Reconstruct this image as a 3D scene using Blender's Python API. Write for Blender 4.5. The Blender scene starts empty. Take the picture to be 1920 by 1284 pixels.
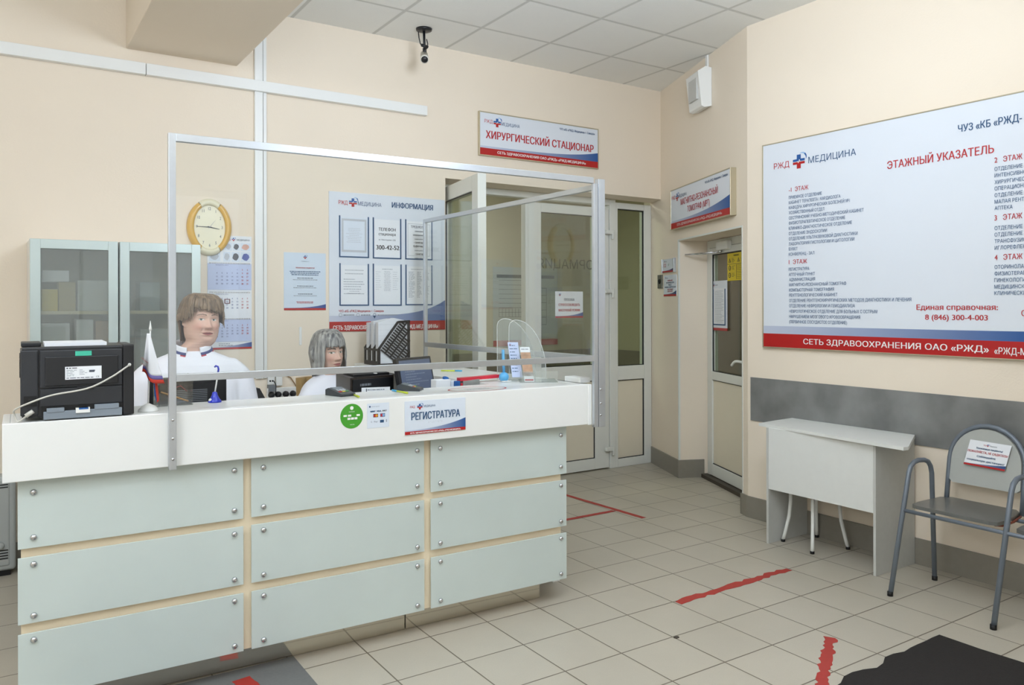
import bpy, math, random
import numpy as np
from mathutils import Vector, Matrix
from mathutils.geometry import delaunay_2d_cdt
random.seed(7)
SC = bpy.context.scene
COL = SC.collection

# ------------------------------------------------------------------ camera
FPX, CX, CY, EYE = 1484.0, 960.0, 574.0, 1.5       # focal length in px of the 1920x1284 frame, eye height
YAW, ROLL = 0.5817, 0.0024
_fwd = np.array([math.sin(YAW), math.cos(YAW), 0.0])
_right = np.array([math.cos(YAW), -math.sin(YAW), 0.0])
_down = np.cross(_fwd, _right)
R_ = math.cos(ROLL) * _right + math.sin(ROLL) * _down
D_ = -math.sin(ROLL) * _right + math.cos(ROLL) * _down
M3 = np.array([R_, D_, _fwd])
cam_data = bpy.data.cameras.new('camera')
cam = bpy.data.objects.new('camera', cam_data)
COL.objects.link(cam)
cam_data.sensor_fit = 'HORIZONTAL'
cam_data.sensor_width = 36.0
cam_data.lens = 36.0 * FPX / 1920.0
cam_data.shift_y = -(642.0 - CY) / 1920.0
cam_data.clip_start = 0.05
cam.matrix_world = Matrix(((R_[0], -D_[0], -_fwd[0], 0), (R_[1], -D_[1], -_fwd[1], 0), (R_[2], -D_[2], -_fwd[2], EYE), (0, 0, 0, 1)))
SC.camera = cam

# ------------------------------------------------------------------ colour management, daylight, lights
SC.view_settings.view_transform = 'Standard'
SC.view_settings.look = 'None'
SC.view_settings.gamma = 1.0
SC.view_settings.use_curve_mapping = False
SC.view_settings.exposure = -0.08
world = bpy.data.worlds.new('overcast_sky')
SC.world = world
world.use_nodes = True
world.node_tree.nodes['Background'].inputs[0].default_value = (0.93, 0.97, 1.0, 1)
world.node_tree.nodes['Background'].inputs[1].default_value = 1.15

def area(name, loc, target, sx, sy, power, color=(1, 1, 1)):
    l = bpy.data.lights.new(name, 'AREA')
    l.shape = 'RECTANGLE'; l.size = sx; l.size_y = sy; l.energy = power; l.color = color
    o = bpy.data.objects.new(name, l); COL.objects.link(o)
    o.location = loc
    o.rotation_euler = (Vector(target) - Vector(loc)).to_track_quat('-Z', 'Y').to_euler()
    return o
WB = (0.865, 1.0, 1.19)
def point_fill(name, loc, power, r=0.15):
    l = bpy.data.lights.new(name, 'POINT'); l.energy = power; l.shadow_soft_size = r; l.color = WB
    o = bpy.data.objects.new(name, l); COL.objects.link(o); o.location = loc
# unseen added fill: two points on the left, two panels bounced off the ceiling
point_fill('left_fill_light', (-1.2, 1.8, 3.1), 55)  # point light added to brighten walls and ceiling from the left
point_fill('left_fill_light', (-1.3, 1.0, 2.3), 32)
area('ceiling_bounce_fill', (0.4, 0.6, 2.5), (0.4, 0.6, 5), 0.8, 0.8, 62, WB)  # upward panel added to lift ceiling and upper-wall brightness
area('ceiling_bounce_fill', (1.9, 1.6, 2.9), (2.2, 2.4, 3.5), 0.8, 0.8, 61, WB)
area('floor_fill_light', (1.5, 0.7, 3.44), (1.5, 0.7, 0), 0.6, 0.6, 22, WB)  # downward fill added to brighten the front floor and lower counter panels
area('corridor_fill_light', (3.9, 6.9, 3.0), (3.9, 6.9, 0), 1.0, 0.6, 24, (0.95, 1.0, 0.95))  # unseen light added to brighten the corridor behind the door glass
area('scanner_room_lamp', (5.9, 4.3, 2.5), (5.9, 4.3, 0), 0.4, 0.4, 4, (1.0, 0.95, 0.9))

# ------------------------------------------------------------------ calibrated measuring helpers (pixel of the photo -> point on a real plane)
def ray(x, y):
    return M3.T @ np.array([(x - CX) / FPX, (y - CY) / FPX, 1.0])
def on_z(x, y, z=0.0):
    d = ray(x, y); t = (z - EYE) / d[2]; return Vector((d[0] * t, d[1] * t, z))
def on_y(x, y, c):
    d = ray(x, y); t = c / d[1]; return Vector((d[0] * t, c, EYE + d[2] * t))
def on_x(x, y, c):
    d = ray(x, y); t = c / d[0]; return Vector((c, d[1] * t, EYE + d[2] * t))
def at_depth(x, y, t):
    d = ray(x, y); return Vector((d[0] * t, d[1] * t, EYE + d[2] * t))

# ------------------------------------------------------------------ materials
def lin(c):
    return tuple(((v / 255.0) / 12.92 if v <= 10.3 else ((v / 255.0 + 0.055) / 1.055) ** 2.4) for v in c)
MATS = {}
def mat(name, rgb, rough=0.5, metal=0.0, noise=0.05, scale=9.0, bump=0.0, spec=0.5, bscale=60.0, coat=0.0):
    if name in MATS: return MATS[name]
    m = bpy.data.materials.new(name); m.use_nodes = True
    nt = m.node_tree; N = nt.nodes; L = nt.links
    b = N['Principled BSDF']
    b.inputs['Roughness'].default_value = rough
    b.inputs['Metallic'].default_value = metal
    b.inputs['Specular IOR Level'].default_value = spec
    b.inputs['Coat Weight'].default_value = coat
    c = lin(rgb)
    tc = N.new('ShaderNodeTexCoord')
    nz = N.new('ShaderNodeTexNoise'); nz.inputs['Scale'].default_value = scale; nz.inputs['Detail'].default_value = 4
    L.new(tc.outputs['Object'], nz.inputs['Vector'])
    mx = N.new('ShaderNodeMix'); mx.data_type = 'RGBA'
    L.new(nz.outputs['Fac'], mx.inputs['Factor'])
    mx.inputs['A'].default_value = (*[max(0, v * (1 - noise)) for v in c], 1)
    mx.inputs['B'].default_value = (*[min(1, v * (1 + noise)) for v in c], 1)
    L.new(mx.outputs['Result'], b.inputs['Base Color'])
    if bump > 0:
        n2 = N.new('ShaderNodeTexNoise'); n2.inputs['Scale'].default_value = bscale; n2.inputs['Detail'].default_value = 3
        L.new(tc.outputs['Object'], n2.inputs['Vector'])
        bp = N.new('ShaderNodeBump'); bp.inputs['Strength'].default_value = bump; bp.inputs['Distance'].default_value = 0.01
        L.new(n2.outputs['Fac'], bp.inputs['Height']); L.new(bp.outputs['Normal'], b.inputs['Normal'])
    MATS[name] = m
    return m

def glass(name, tint=(0.96, 0.98, 0.97), ior=1.45, rough=0.0, haze=0.0, hazecol=(0.8, 0.85, 0.83)):
    if name in MATS: return MATS[name]
    m = bpy.data.materials.new(name); m.use_nodes = True
    nt = m.node_tree; N = nt.nodes; L = nt.links
    N.remove(N['Principled BSDF'])
    tr = N.new('ShaderNodeBsdfTransparent'); tr.inputs[0].default_value = (*tint, 1)
    gl = N.new('ShaderNodeBsdfGlossy'); gl.inputs['Roughness'].default_value = rough; gl.inputs[0].default_value = (1, 1, 1, 1)
    # Schlick reflectance, the same from both sides of the thin sheet
    f0 = ((ior - 1) / (ior + 1)) ** 2
    ge = N.new('ShaderNodeNewGeometry'); dt = N.new('ShaderNodeVectorMath'); dt.operation = 'DOT_PRODUCT'
    L.new(ge.outputs['Normal'], dt.inputs[0]); L.new(ge.outputs['Incoming'], dt.inputs[1])
    ab = N.new('ShaderNodeMath'); ab.operation = 'ABSOLUTE'; L.new(dt.outputs['Value'], ab.inputs[0])
    om = N.new('ShaderNodeMath'); om.operation = 'SUBTRACT'; om.inputs[0].default_value = 1.0; L.new(ab.outputs[0], om.inputs[1])
    pw = N.new('ShaderNodeMath'); pw.operation = 'POWER'; pw.inputs[1].default_value = 5.0; L.new(om.outputs[0], pw.inputs[0])
    fr = N.new('ShaderNodeMath'); fr.operation = 'MULTIPLY_ADD'; fr.inputs[1].default_value = 1 - f0; fr.inputs[2].default_value = f0; L.new(pw.outputs[0], fr.inputs[0])
    mx = N.new('ShaderNodeMixShader')
    L.new(fr.outputs[0], mx.inputs[0]); L.new(tr.outputs[0], mx.inputs[1]); L.new(gl.outputs[0], mx.inputs[2])
    out = mx
    if haze > 0:
        df = N.new('ShaderNodeBsdfDiffuse'); df.inputs[0].default_value = (*hazecol, 1)
        tc = N.new('ShaderNodeTexCoord'); nz = N.new('ShaderNodeTexNoise'); nz.inputs['Scale'].default_value = 3.0
        L.new(tc.outputs['Object'], nz.inputs['Vector'])
        mr = N.new('ShaderNodeMapRange'); mr.inputs['To Min'].default_value = haze * 0.7; mr.inputs['To Max'].default_value = haze * 1.3
        L.new(nz.outputs['Fac'], mr.inputs['Value'])
        m2 = N.new('ShaderNodeMixShader')
        L.new(mr.outputs[0], m2.inputs[0]); L.new(mx.outputs[0], m2.inputs[1]); L.new(df.outputs[0], m2.inputs[2])
        out = m2
    L.new(out.outputs[0], N['Material Output'].inputs['Surface'])
    MATS[name] = m
    return m

def grad(name, c0, c1, axis=0, flip=False, rough=0.45, end=1.0):
    """printed colour gradient across the object's own width"""
    if name in MATS: return MATS[name]
    m = bpy.data.materials.new(name); m.use_nodes = True
    nt = m.node_tree; N = nt.nodes; L = nt.links
    b = N['Principled BSDF']; b.inputs['Roughness'].default_value = rough
    tc = N.new('ShaderNodeTexCoord'); sp = N.new('ShaderNodeSeparateXYZ')
    L.new(tc.outputs['Generated'], sp.inputs[0])
    cr = N.new('ShaderNodeValToRGB')
    a, z = (c1, c0) if flip else (c0, c1)
    cr.color_ramp.elements[0].color = (*lin(a), 1); cr.color_ramp.elements[1].color = (*lin(z), 1)
    if flip: cr.color_ramp.elements[0].position = 1 - end
    else: cr.color_ramp.elements[1].position = end
    L.new(sp.outputs[axis], cr.inputs[0]); L.new(cr.outputs[0], b.inputs['Base Color'])
    MATS[name] = m
    return m

def emit(name, rgb, strength):
    m = bpy.data.materials.new(name); m.use_nodes = True
    nt = m.node_tree; nt.nodes.remove(nt.nodes['Principled BSDF'])
    e = nt.nodes.new('ShaderNodeEmission'); e.inputs[0].default_value = (*lin(rgb), 1); e.inputs[1].default_value = strength
    nt.links.new(e.outputs[0], nt.nodes['Material Output'].inputs['Surface'])
    return m

# ------------------------------------------------------------------ mesh building helpers
ROOTLOC = {}
def top_of(o):
    while o.parent: o = o.parent
    return o
def thing(name, label, cat, loc=(0, 0, 0), group=None):
    o = bpy.data.objects.new(name, None); COL.objects.link(o)
    o.empty_display_size = 0.05
    o.location = loc; o['label'] = label; o['category'] = cat
    if group: o['group'] = group
    return o
_TXT = {}
def text_geo(s, bold):
    """flat triangles of a line of lettering: glyph outlines triangulated and kept where the winding number is not zero"""
    if s not in _TXT:
        c = bpy.data.curves.new('lettering', 'FONT'); c.body = s; c.resolution_u = 3; c.fill_mode = 'NONE'
        o = bpy.data.objects.new('lettering', c)
        me = o.to_mesh()
        co = [(v.co.x, v.co.y) for v in me.vertices]; par = list(range(len(co)))
        def root(a):
            while par[a] != a: par[a] = par[par[a]]; a = par[a]
            return a
        for e in me.edges: par[root(e.vertices[0])] = root(e.vertices[1])
        o.to_mesh_clear(); bpy.data.objects.remove(o); bpy.data.curves.remove(c)
        loops = {}
        for k in range(len(co)): loops.setdefault(root(k), []).append(k)
        loops = [l for l in loops.values() if len(l) > 2]
        # glyphs that touch share one triangulation: group the contours by overlapping x range
        info = sorted((min(co[k][0] for k in l), max(co[k][0] for k in l), l) for l in loops)
        groups = []
        for a, b, l in info:
            if groups and a < groups[-1][0] - 1e-5: groups[-1][0] = max(groups[-1][0], b); groups[-1][1].append(l)
            else: groups.append([b, [l]])
        vs, fs = [], []
        for _, ls in groups:
            idx = [k for l in ls for k in l]; pos = {k: n for n, k in enumerate(idx)}
            ed = [(pos[l[q]], pos[l[(q + 1) % len(l)]]) for l in ls for q in range(len(l))]
            ov, _e, of, *_r = delaunay_2d_cdt([Vector(co[k]) for k in idx], ed, [], 0, 1e-6)
            if not of: continue
            P = np.array([co[k] for k in idx]); A = P[[e[0] for e in ed]]; B = P[[e[1] for e in ed]]
            C = np.array([[sum(ov[q].x for q in f) / len(f), sum(ov[q].y for q in f) / len(f)] for f in of])
            up = (A[None, :, 1] <= C[:, None, 1]) & (B[None, :, 1] > C[:, None, 1]); dn = (A[None, :, 1] > C[:, None, 1]) & (B[None, :, 1] <= C[:, None, 1])
            side = (B[:, 0] - A[:, 0])[None] * (C[:, None, 1] - A[None, :, 1]) - (C[:, None, 0] - A[None, :, 0]) * (B[:, 1] - A[:, 1])[None]
            wn = (up & (side > 0)).sum(1) - (dn & (side < 0)).sum(1)
            n0 = len(vs); vs += [(v.x, v.y) for v in ov]
            fs += [tuple(q + n0 for q in f) for f, w_ in zip(of, wn) if w_ != 0]
        xs = [co[k][0] for l in loops for k in l]
        _TXT[s] = (vs, fs, min(xs), max(xs))
    vs, fs, x0, x1 = _TXT[s]
    if bold > 0:
        n = len(vs); b = bold * 2.0
        fs = [tuple(q + n * k for q in f) for k in range(3) for f in fs]; vs = [(x + d, y, k * .00035) for k, d in enumerate((-b, 0, b)) for x, y in vs]
    else: vs = [(x, y, 0.0) for x, y in vs]
    return vs, fs, x0, x1

class Frame:
    """a flat sign's own axes: o = lower left corner, u to the right, v up, n towards the reader"""
    def __init__(s, o, u, v):
        s.o = Vector(o); s.u = Vector(u).normalized(); s.v = Vector(v).normalized(); s.n = s.u.cross(s.v)
    def p(s, a, b, c=0.0): return s.o + s.u * a + s.v * b + s.n * c
    def px(s, x, y):
        d = Vector(ray(x, y)); c0 = Vector((0, 0, EYE))
        t = (s.o - c0).dot(s.n) / d.dot(s.n); q = c0 + d * t - s.o
        return q.dot(s.u), q.dot(s.v)

def spline(pts, n=8):
    pts = [Vector(p) for p in pts]; q = [pts[0] * 2 - pts[1]] + pts + [pts[-1] * 2 - pts[-2]]; out = []
    for i in range(1, len(q) - 2):
        for k in range(n):
            t = k / n; out.append(.5 * ((2 * q[i]) + (q[i + 1] - q[i - 1]) * t + (2 * q[i - 1] - 5 * q[i] + 4 * q[i + 1] - q[i + 2]) * t * t + (3 * q[i] - q[i - 1] - 3 * q[i + 1] + q[i + 2]) * t ** 3))
    return out + [pts[-1]]
class MB:
    def __init__(s): s.v = []; s.f = []; s.m = []; s.s = []; s.mats = []
    def mi(s, m):
        if m not in s.mats: s.mats.append(m)
        return s.mats.index(m)
    def add(s, vs, fs, m, smooth=False):
        n = len(s.v); s.v += [tuple(v) for v in vs]; i = s.mi(m)
        for f in fs: s.f.append(tuple(k + n for k in f)); s.m.append(i); s.s.append(smooth)
        return s
    def box(s, x0, x1, y0, y1, z0, z1, m):
        vs = [(x, y, z) for z in (z0, z1) for y in (y0, y1) for x in (x0, x1)]
        return s.add(vs, [(0, 2, 3, 1), (4, 5, 7, 6), (0, 1, 5, 4), (2, 6, 7, 3), (0, 4, 6, 2), (1, 3, 7, 5)], m)
    def fbox(s, F, a0, a1, b0, b1, c0, c1, m):
        vs = [F.p(a, b, c) for c in (c0, c1) for b in (b0, b1) for a in (a0, a1)]
        return s.add(vs, [(0, 2, 3, 1), (4, 5, 7, 6), (0, 1, 5, 4), (2, 6, 7, 3), (0, 4, 6, 2), (1, 3, 7, 5)], m)
    def prism(s, base, off, m, smooth=False):
        """closed polygon (list of points, counterclockwise seen from the side off points to) pushed along off"""
        base = [Vector(p) for p in base]; off = Vector(off); n = len(base)
        vs = base + [p + off for p in base]
        fs = [tuple(range(n))[::-1], tuple(range(n, 2 * n))]
        s.add(vs, fs, m)
        vs2 = vs; fs2 = [(i, (i + 1) % n, n + (i + 1) % n, n + i) for i in range(n)]
        return s.add(vs2, fs2, m, smooth)
    def tube(s, pts, r, m, n=12, closed=False):
        pts = [Vector(p) for p in pts]; k = len(pts)
        rs = r if isinstance(r, (list, tuple)) else [r] * k
        tang = []
        for i in range(k):
            if closed: t = pts[(i + 1) % k] - pts[i - 1]
            else: t = pts[min(i + 1, k - 1)] - pts[max(i - 1, 0)]
            tang.append(t.normalized())
        up = Vector((0, 0, 1)) if abs(tang[0].z) < 0.9 else Vector((1, 0, 0))
        x = tang[0].cross(up).normalized()
        vs = []; fs = []
        for i in range(k):
            if i: x = (x - tang[i] * x.dot(tang[i])).normalized()
            y = tang[i].cross(x)
            for j in range(n):
                a = 2 * math.pi * j / n
                vs.append(pts[i] + (x * math.cos(a) + y * math.sin(a)) * rs[i])
        rng = k if closed else k - 1
        for i in range(rng):
            for j in range(n):
                a, b = i * n + j, i * n + (j + 1) % n
                c, d = ((i + 1) % k) * n + (j + 1) % n, ((i + 1) % k) * n + j
                fs.append((a, b, c, d))
        s.add(vs, fs, m, True)
        if not closed: s.add([], [], m); n0 = len(s.v) - len(vs); s.f += [tuple(n0 + j for j in range(n))[::-1], tuple(n0 + (k - 1) * n + j for j in range(n))]; s.m += [s.mi(m)] * 2; s.s += [False] * 2
        return s
    def lathe(s, o, prof, m, n=24, axis=(0, 0, 1), smooth=True):
        o = Vector(o); ax = Vector(axis).normalized()
        x = ax.orthogonal().normalized(); y = ax.cross(x)
        vs = []; fs = []
        for r, h in prof:
            for j in range(n):
                a = 2 * math.pi * j / n
                vs.append(o + ax * h + (x * math.cos(a) + y * math.sin(a)) * r)
        for i in range(len(prof) - 1):
            for j in range(n):
                fs.append((i * n + j, i * n + (j + 1) % n, (i + 1) * n + (j + 1) % n, (i + 1) * n + j))
        fs.append(tuple(range(n))[::-1]); fs.append(tuple((len(prof) - 1) * n + j for j in range(n)))
        return s.add(vs, fs, m, smooth)
    def grid(s, rows, m, smooth=True, wrap=False):
        """rows: list of equal-length point rows"""
        k = len(rows[0]); vs = [p for r in rows for p in r]; fs = []
        for i in range(len(rows) - 1):
            for j in range(k if wrap else k - 1):
                fs.append((i * k + j, i * k + (j + 1) % k, (i + 1) * k + (j + 1) % k, (i + 1) * k + j))
        return s.add(vs, fs, m, smooth)
    def rect(s, F, a0, a1, b0, b1, c, m):
        return s.add([F.p(a0, b0, c), F.p(a1, b0, c), F.p(a1, b1, c), F.p(a0, b1, c)], [(0, 1, 2, 3)], m)
    def poly(s, F, pts, c, m):
        return s.add([F.p(a, b, c) for a, b in pts], [tuple(range(len(pts)))], m)
    def text(s, F, txt, a0, b0, a1, h, m, c=0.002, bold=0.0, asp=None, center=None):
        """lettering of cap height h; runs from a0 to a1 (or with width factor asp)"""
        vs, fs, x0, x1 = text_geo(txt, bold)
        sy = h / 0.73
        sx = asp * sy if asp else (a1 - a0) / (x1 - x0)
        if center is not None: a0 = center - sx * (x1 - x0) / 2
        return s.add([F.p(a0 + (x - x0) * sx, b0 + y * sy, c + d) for x, y, d in vs], fs, m)
    def build(s, name, parent=None, loc=None, label=None, cat=None, group=None, kind=None, bevel=0.0, seg=2, weld=False):
        base = top_of(parent).location.copy() if parent else Vector(loc or (0, 0, 0))
        me = bpy.data.meshes.new(name)
        me.from_pydata([(v[0] - base.x, v[1] - base.y, v[2] - base.z) for v in s.v], [], s.f)
        for m in s.mats: me.materials.append(m)
        me.polygons.foreach_set('material_index', s.m)
        me.polygons.foreach_set('use_smooth', s.s)
        me.update()
        o = bpy.data.objects.new(name, me); COL.objects.link(o)
        if parent: o.parent = parent
        else: o.location = base
        if label: o['label'] = label
        if cat: o['category'] = cat
        if group: o['group'] = group
        if kind: o['kind'] = kind
        if bevel > 0:
            b = o.modifiers.new('bevel', 'BEVEL'); b.width = bevel; b.segments = seg; b.limit_method = 'ANGLE'; b.angle_limit = math.radians(40)
        return o
def dup(root, loc, label=None, group=None):
    r = root.copy(); COL.objects.link(r); r.location = loc
    if label: r['label'] = label
    if group: r['group'] = group
    for ch in list(root.children):
        c = ch.copy(); COL.objects.link(c); c.parent = r
        for g in list(ch.children):
            d = g.copy(); COL.objects.link(d); d.parent = c
    return r

# common materials
M_wall = mat('peach_wall_paint', (241, 227, 207), 0.75, noise=0.025, scale=2.0, bump=0.06, bscale=90)
M_white = mat('white_laminate', (240, 240, 236), 0.28, noise=0.015)
M_pvc = mat('white_pvc', (228, 228, 220), 0.32, noise=0.02)
M_alu = mat('brushed_aluminium', (200, 205, 210), 0.32, 0.75, noise=0.05, scale=40)
M_black = mat('black_plastic', (26, 27, 30), 0.42, noise=0.1)
M_dark = mat('dark_recess', (12, 12, 13), 0.6)
M_grey = mat('grey_plastic', (120, 124, 130), 0.45)
M_chrome = mat('polished_steel', (205, 207, 210), 0.15, 1.0, noise=0.02)
M_paper = mat('white_paper', (238, 240, 243), 0.6, noise=0.015)
M_paper_b = mat('bluish_paper', (222, 230, 240), 0.5, noise=0.015)
M_red = mat('print_red', (182, 28, 28), 0.4, noise=0.03)
M_redtxt = mat('print_red_lettering', (190, 44, 48), 0.5, noise=0.02)
M_navy = mat('print_navy', (44, 84, 124), 0.5, noise=0.02)
M_darktxt = mat('print_dark_grey', (70, 78, 92), 0.5, noise=0.02)
M_blacktxt = mat('print_black', (45, 45, 48), 0.5, noise=0.02)
M_whitetxt = mat('print_white', (245, 243, 240), 0.5, noise=0.01)
M_blue = mat('print_blue', (36, 92, 160), 0.4, noise=0.02)
M_lightblue = mat('print_light_blue', (130, 170, 215), 0.4, noise=0.02)
M_faint = mat('print_faint_grey', (196, 200, 205), 0.6, noise=0.02)
M_greytxt = mat('print_grey', (150, 156, 165), 0.6, noise=0.02)
M_beige = mat('beige_carcass', (246, 229, 198), 0.5, noise=0.02)
M_glass = glass('clear_acrylic', (0.975, 0.985, 0.98), 1.46)
# ------------------------------------------------------------------ the room shell
YB = 5.37            # back wall
XR = 4.49            # right wall
HC = 3.485           # ceiling height
def tile_material(name, px, py, ox, oy, base, line, lw, rough, speck, stain, bumpy=0.25):
    m = bpy.data.materials.new(name); m.use_nodes = True
    nt = m.node_tree; N = nt.nodes; L = nt.links; b = N['Principled BSDF']
    tc = N.new('ShaderNodeTexCoord'); sp = N.new('ShaderNodeSeparateXYZ'); L.new(tc.outputs['Object'], sp.inputs[0])
    def mth(op, a, c=None, clamp=False):
        n = N.new('ShaderNodeMath'); n.operation = op; n.use_clamp = clamp
        for i, v in enumerate((a, c)):
            if v is None: continue
            if isinstance(v, (int, float)): n.inputs[i].default_value = v
            else: L.new(v, n.inputs[i])
        return n.outputs[0]
    def axis(out, off, p):
        q = mth('DIVIDE', mth('SUBTRACT', out, off), p)
        fr = mth('FRACT', q); d = mth('MINIMUM', fr, mth('SUBTRACT', 1.0, fr))
        return mth('FLOOR', q), mth('MULTIPLY', d, p)
    ix, dx = axis(sp.outputs[0], ox, px); iy, dy = axis(sp.outputs[1], oy, py)
    d = mth('MINIMUM', dx, dy)
    mr = N.new('ShaderNodeMapRange'); mr.interpolation_type = 'SMOOTHSTEP'
    mr.inputs['From Min'].default_value = lw * 0.35; mr.inputs['From Max'].default_value = lw * 0.75
    mr.inputs['To Min'].default_value = 1.0; mr.inputs['To Max'].default_value = 0.0
    L.new(d, mr.inputs['Value'])
    cb = N.new('ShaderNodeCombineXYZ'); L.new(ix, cb.inputs[0]); L.new(iy, cb.inputs[1])
    wn = N.new('ShaderNodeTexWhiteNoise'); wn.noise_dimensions = '2D'; L.new(cb.outputs[0], wn.inputs['Vector'])
    n1 = N.new('ShaderNodeTexNoise'); n1.inputs['Scale'].default_value = 260; n1.inputs['Detail'].default_value = 2
    n2 = N.new('ShaderNodeTexNoise'); n2.inputs['Scale'].default_value = 2.6; n2.inputs['Detail'].default_value = 6; n2.inputs['Roughness'].default_value = 0.65
    L.new(tc.outputs['Object'], n1.inputs['Vector']); L.new(tc.outputs['Object'], n2.inputs['Vector'])
    val = mth('ADD', 1.0, mth('MULTIPLY', mth('SUBTRACT', wn.outputs['Value'], 0.5), 0.05))
    val = mth('ADD', val, mth('MULTIPLY', mth('SUBTRACT', n1.outputs['Fac'], 0.5), speck))
    val = mth('SUBTRACT', val, mth('MULTIPLY', mth('SUBTRACT', n2.outputs['Fac'], 0.5, ), stain))
    c = N.new('ShaderNodeVectorMath'); c.operation = 'SCALE'; c.inputs[0].default_value = lin(base); L.new(val, c.inputs['Scale'])
    mx = N.new('ShaderNodeMix'); mx.data_type = 'RGBA'
    L.new(mr.outputs[0], mx.inputs['Factor']); L.new(c.outputs[0], mx.inputs['A']); mx.inputs['B'].default_value = (*lin(line), 1)
    L.new(mx.outputs['Result'], b.inputs['Base Color'])
    b.inputs['Roughness'].default_value = rough
    bp = N.new('ShaderNodeBump'); bp.inputs['Strength'].default_value = bumpy; bp.inputs['Distance'].default_value = 0.002; bp.invert = True
    L.new(mr.outputs[0], bp.inputs['Height']); L.new(bp.outputs['Normal'], b.inputs['Normal'])
    return m
M_floor = tile_material('beige_floor_tiles', 0.3047, 0.306, 2.576, 2.905, (186, 178, 162), (106, 96, 80), 0.0055, 0.36, 0.22, 0.16)
M_ceil = tile_material('ceiling_tiles', 0.6, 0.6, 2.925, 4.83, (246, 245, 240), (214, 213, 207), 0.022, 0.9, 0.25, 0.05, 0.5)
M_stone = mat('grey_stone_laminate', (128, 128, 126), 0.4, noise=0.62, scale=4.5)
M_skirt = mat('grey_tile_skirting', (140, 134, 122), 0.4, noise=0.08, scale=30)
M_vest = mat('corridor_wall_paint', (208, 203, 176), 0.7, noise=0.02)
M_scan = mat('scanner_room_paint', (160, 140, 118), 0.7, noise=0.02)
S = dict(kind='structure')
MB().box(-2.3, 7.2, -2.6, 8.6, -0.1, 0.0, M_floor).build('floor', **S)
MB().box(-2.3, 5.6, -2.6, YB + 0.05, HC, HC + 0.08, M_ceil).build('ceiling', **S)
MB().box(-2.3, 2.92, YB, YB + 0.25, 0, HC, M_wall).box(2.92, 5.34, YB, YB + 0.25, 2.487, HC, M_wall).build('wall_back', **S)
MB().box(XR, XR + 0.2, -2.6, 3.78, 0, HC, M_wall).build('wall_right', **S)
# left wall with a window opening, rear wall with a wide window opening
w = MB()
w.box(-2.3, -2.15, -2.6, -1.4, 0, HC, M_wall); w.box(-2.3, -2.15, 1.0, YB, 0, HC, M_wall)
w.box(-2.3, -2.15, -1.4, 1.0, 0, 1.1, M_wall); w.box(-2.3, -2.15, -1.4, 1.0, 2.7, HC, M_wall); w.build('wall_left', **S)
w = MB()
w.box(-2.3, -1.1, -2.6, -2.45, 0, HC, M_wall); w.box(2.05, XR, -2.6, -2.45, 0, HC, M_wall)
w.box(-1.1, 2.05, -2.6, -2.45, 0, 0.8, M_wall); w.box(-1.1, 2.05, -2.6, -2.45, 2.75, HC, M_wall); w.build('wall_rear', **S)
w = MB(); w.box(-2.28, -2.2, -1.4, -1.33, 1.1, 2.7, M_pvc); w.box(-2.28, -2.2, 0.93, 1.0, 1.1, 2.7, M_pvc); w.box(-2.28, -2.2, -1.33, .93, 1.1, 1.17, M_pvc); w.box(-2.28, -2.2, -1.33, .93, 2.63, 2.7, M_pvc); w.box(-2.28, -2.2, -.24, -.16, 1.17, 2.63, M_pvc)
w.build('window_1', **S)
w = MB(); w.box(-1.1, -1.03, -2.58, -2.5, .8, 2.75, M_pvc); w.box(1.98, 2.05, -2.58, -2.5, .8, 2.75, M_pvc); w.box(-1.03, 1.98, -2.58, -2.5, .8, .87, M_pvc); w.box(-1.03, 1.98, -2.58, -2.5, 2.68, 2.75, M_pvc); w.box(.44, .52, -2.58, -2.5, .87, 2.68, M_pvc)
w.build('window_2', **S)
# dropped beam under the ceiling
MB().box(0.694, 1.36, -2.44, YB, 3.09, HC, M_wall).build('trim_1', bevel=0.006, **S)
# slanted wall with the scanner-room doorway
C1 = Vector((5.185, 5.372)); C2 = Vector((4.49, 3.78))
T2 = (C2 - C1).normalized(); NO = Vector((-T2.y, T2.x))          # NO points out of the hall
if NO.x < 0: NO = -NO
SL = (C2 - C1).length
def slant(s, d=0.0, z=0.0):
    q = C1 + T2 * s + NO * d
    return Vector((q.x, q.y, z))
def slab(mb, s0, s1, d0, d1, z0, z1, m):
    base = [slant(s0, d0, z0), slant(s0, d1, z0), slant(s1, d1, z0), slant(s1, d0, z0)]
    a = (base[1] - base[0]).cross(base[2] - base[1]).z
    if a < 0: base.reverse()
    return mb.prism(base, (0, 0, z1 - z0), m)
SN0, SN1, ZN = 0.436, 1.652, 2.067
w = MB()
slab(w, -0.32, SN0, 0, 0.27, 0, HC, M_wall); slab(w, SN1, SL, 0, 0.27, 0, HC, M_wall); slab(w, SN0, SN1, 0, 0.27, ZN, HC, M_wall)
w.build('wall_slanted', **S)
w = MB()
for s in (SN0, SN1):
    a, b = (s - 0.012, s + 0.002) if s == SN0 else (s - 0.002, s + 0.012)
    slab(w, a, b, -0.003, 0.0, 0.15 if s == SN0 else .14, ZN + 0.012, M_pvc)
    slab(w, *((s, s + .003) if s == SN0 else (s - .003, s)), -.003, .012, .15, ZN, M_pvc)
slab(w, SN0, SN1, -0.003, 0.0, ZN - .002, ZN + 0.012, M_pvc)
w.build('trim_2', **S)
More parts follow.
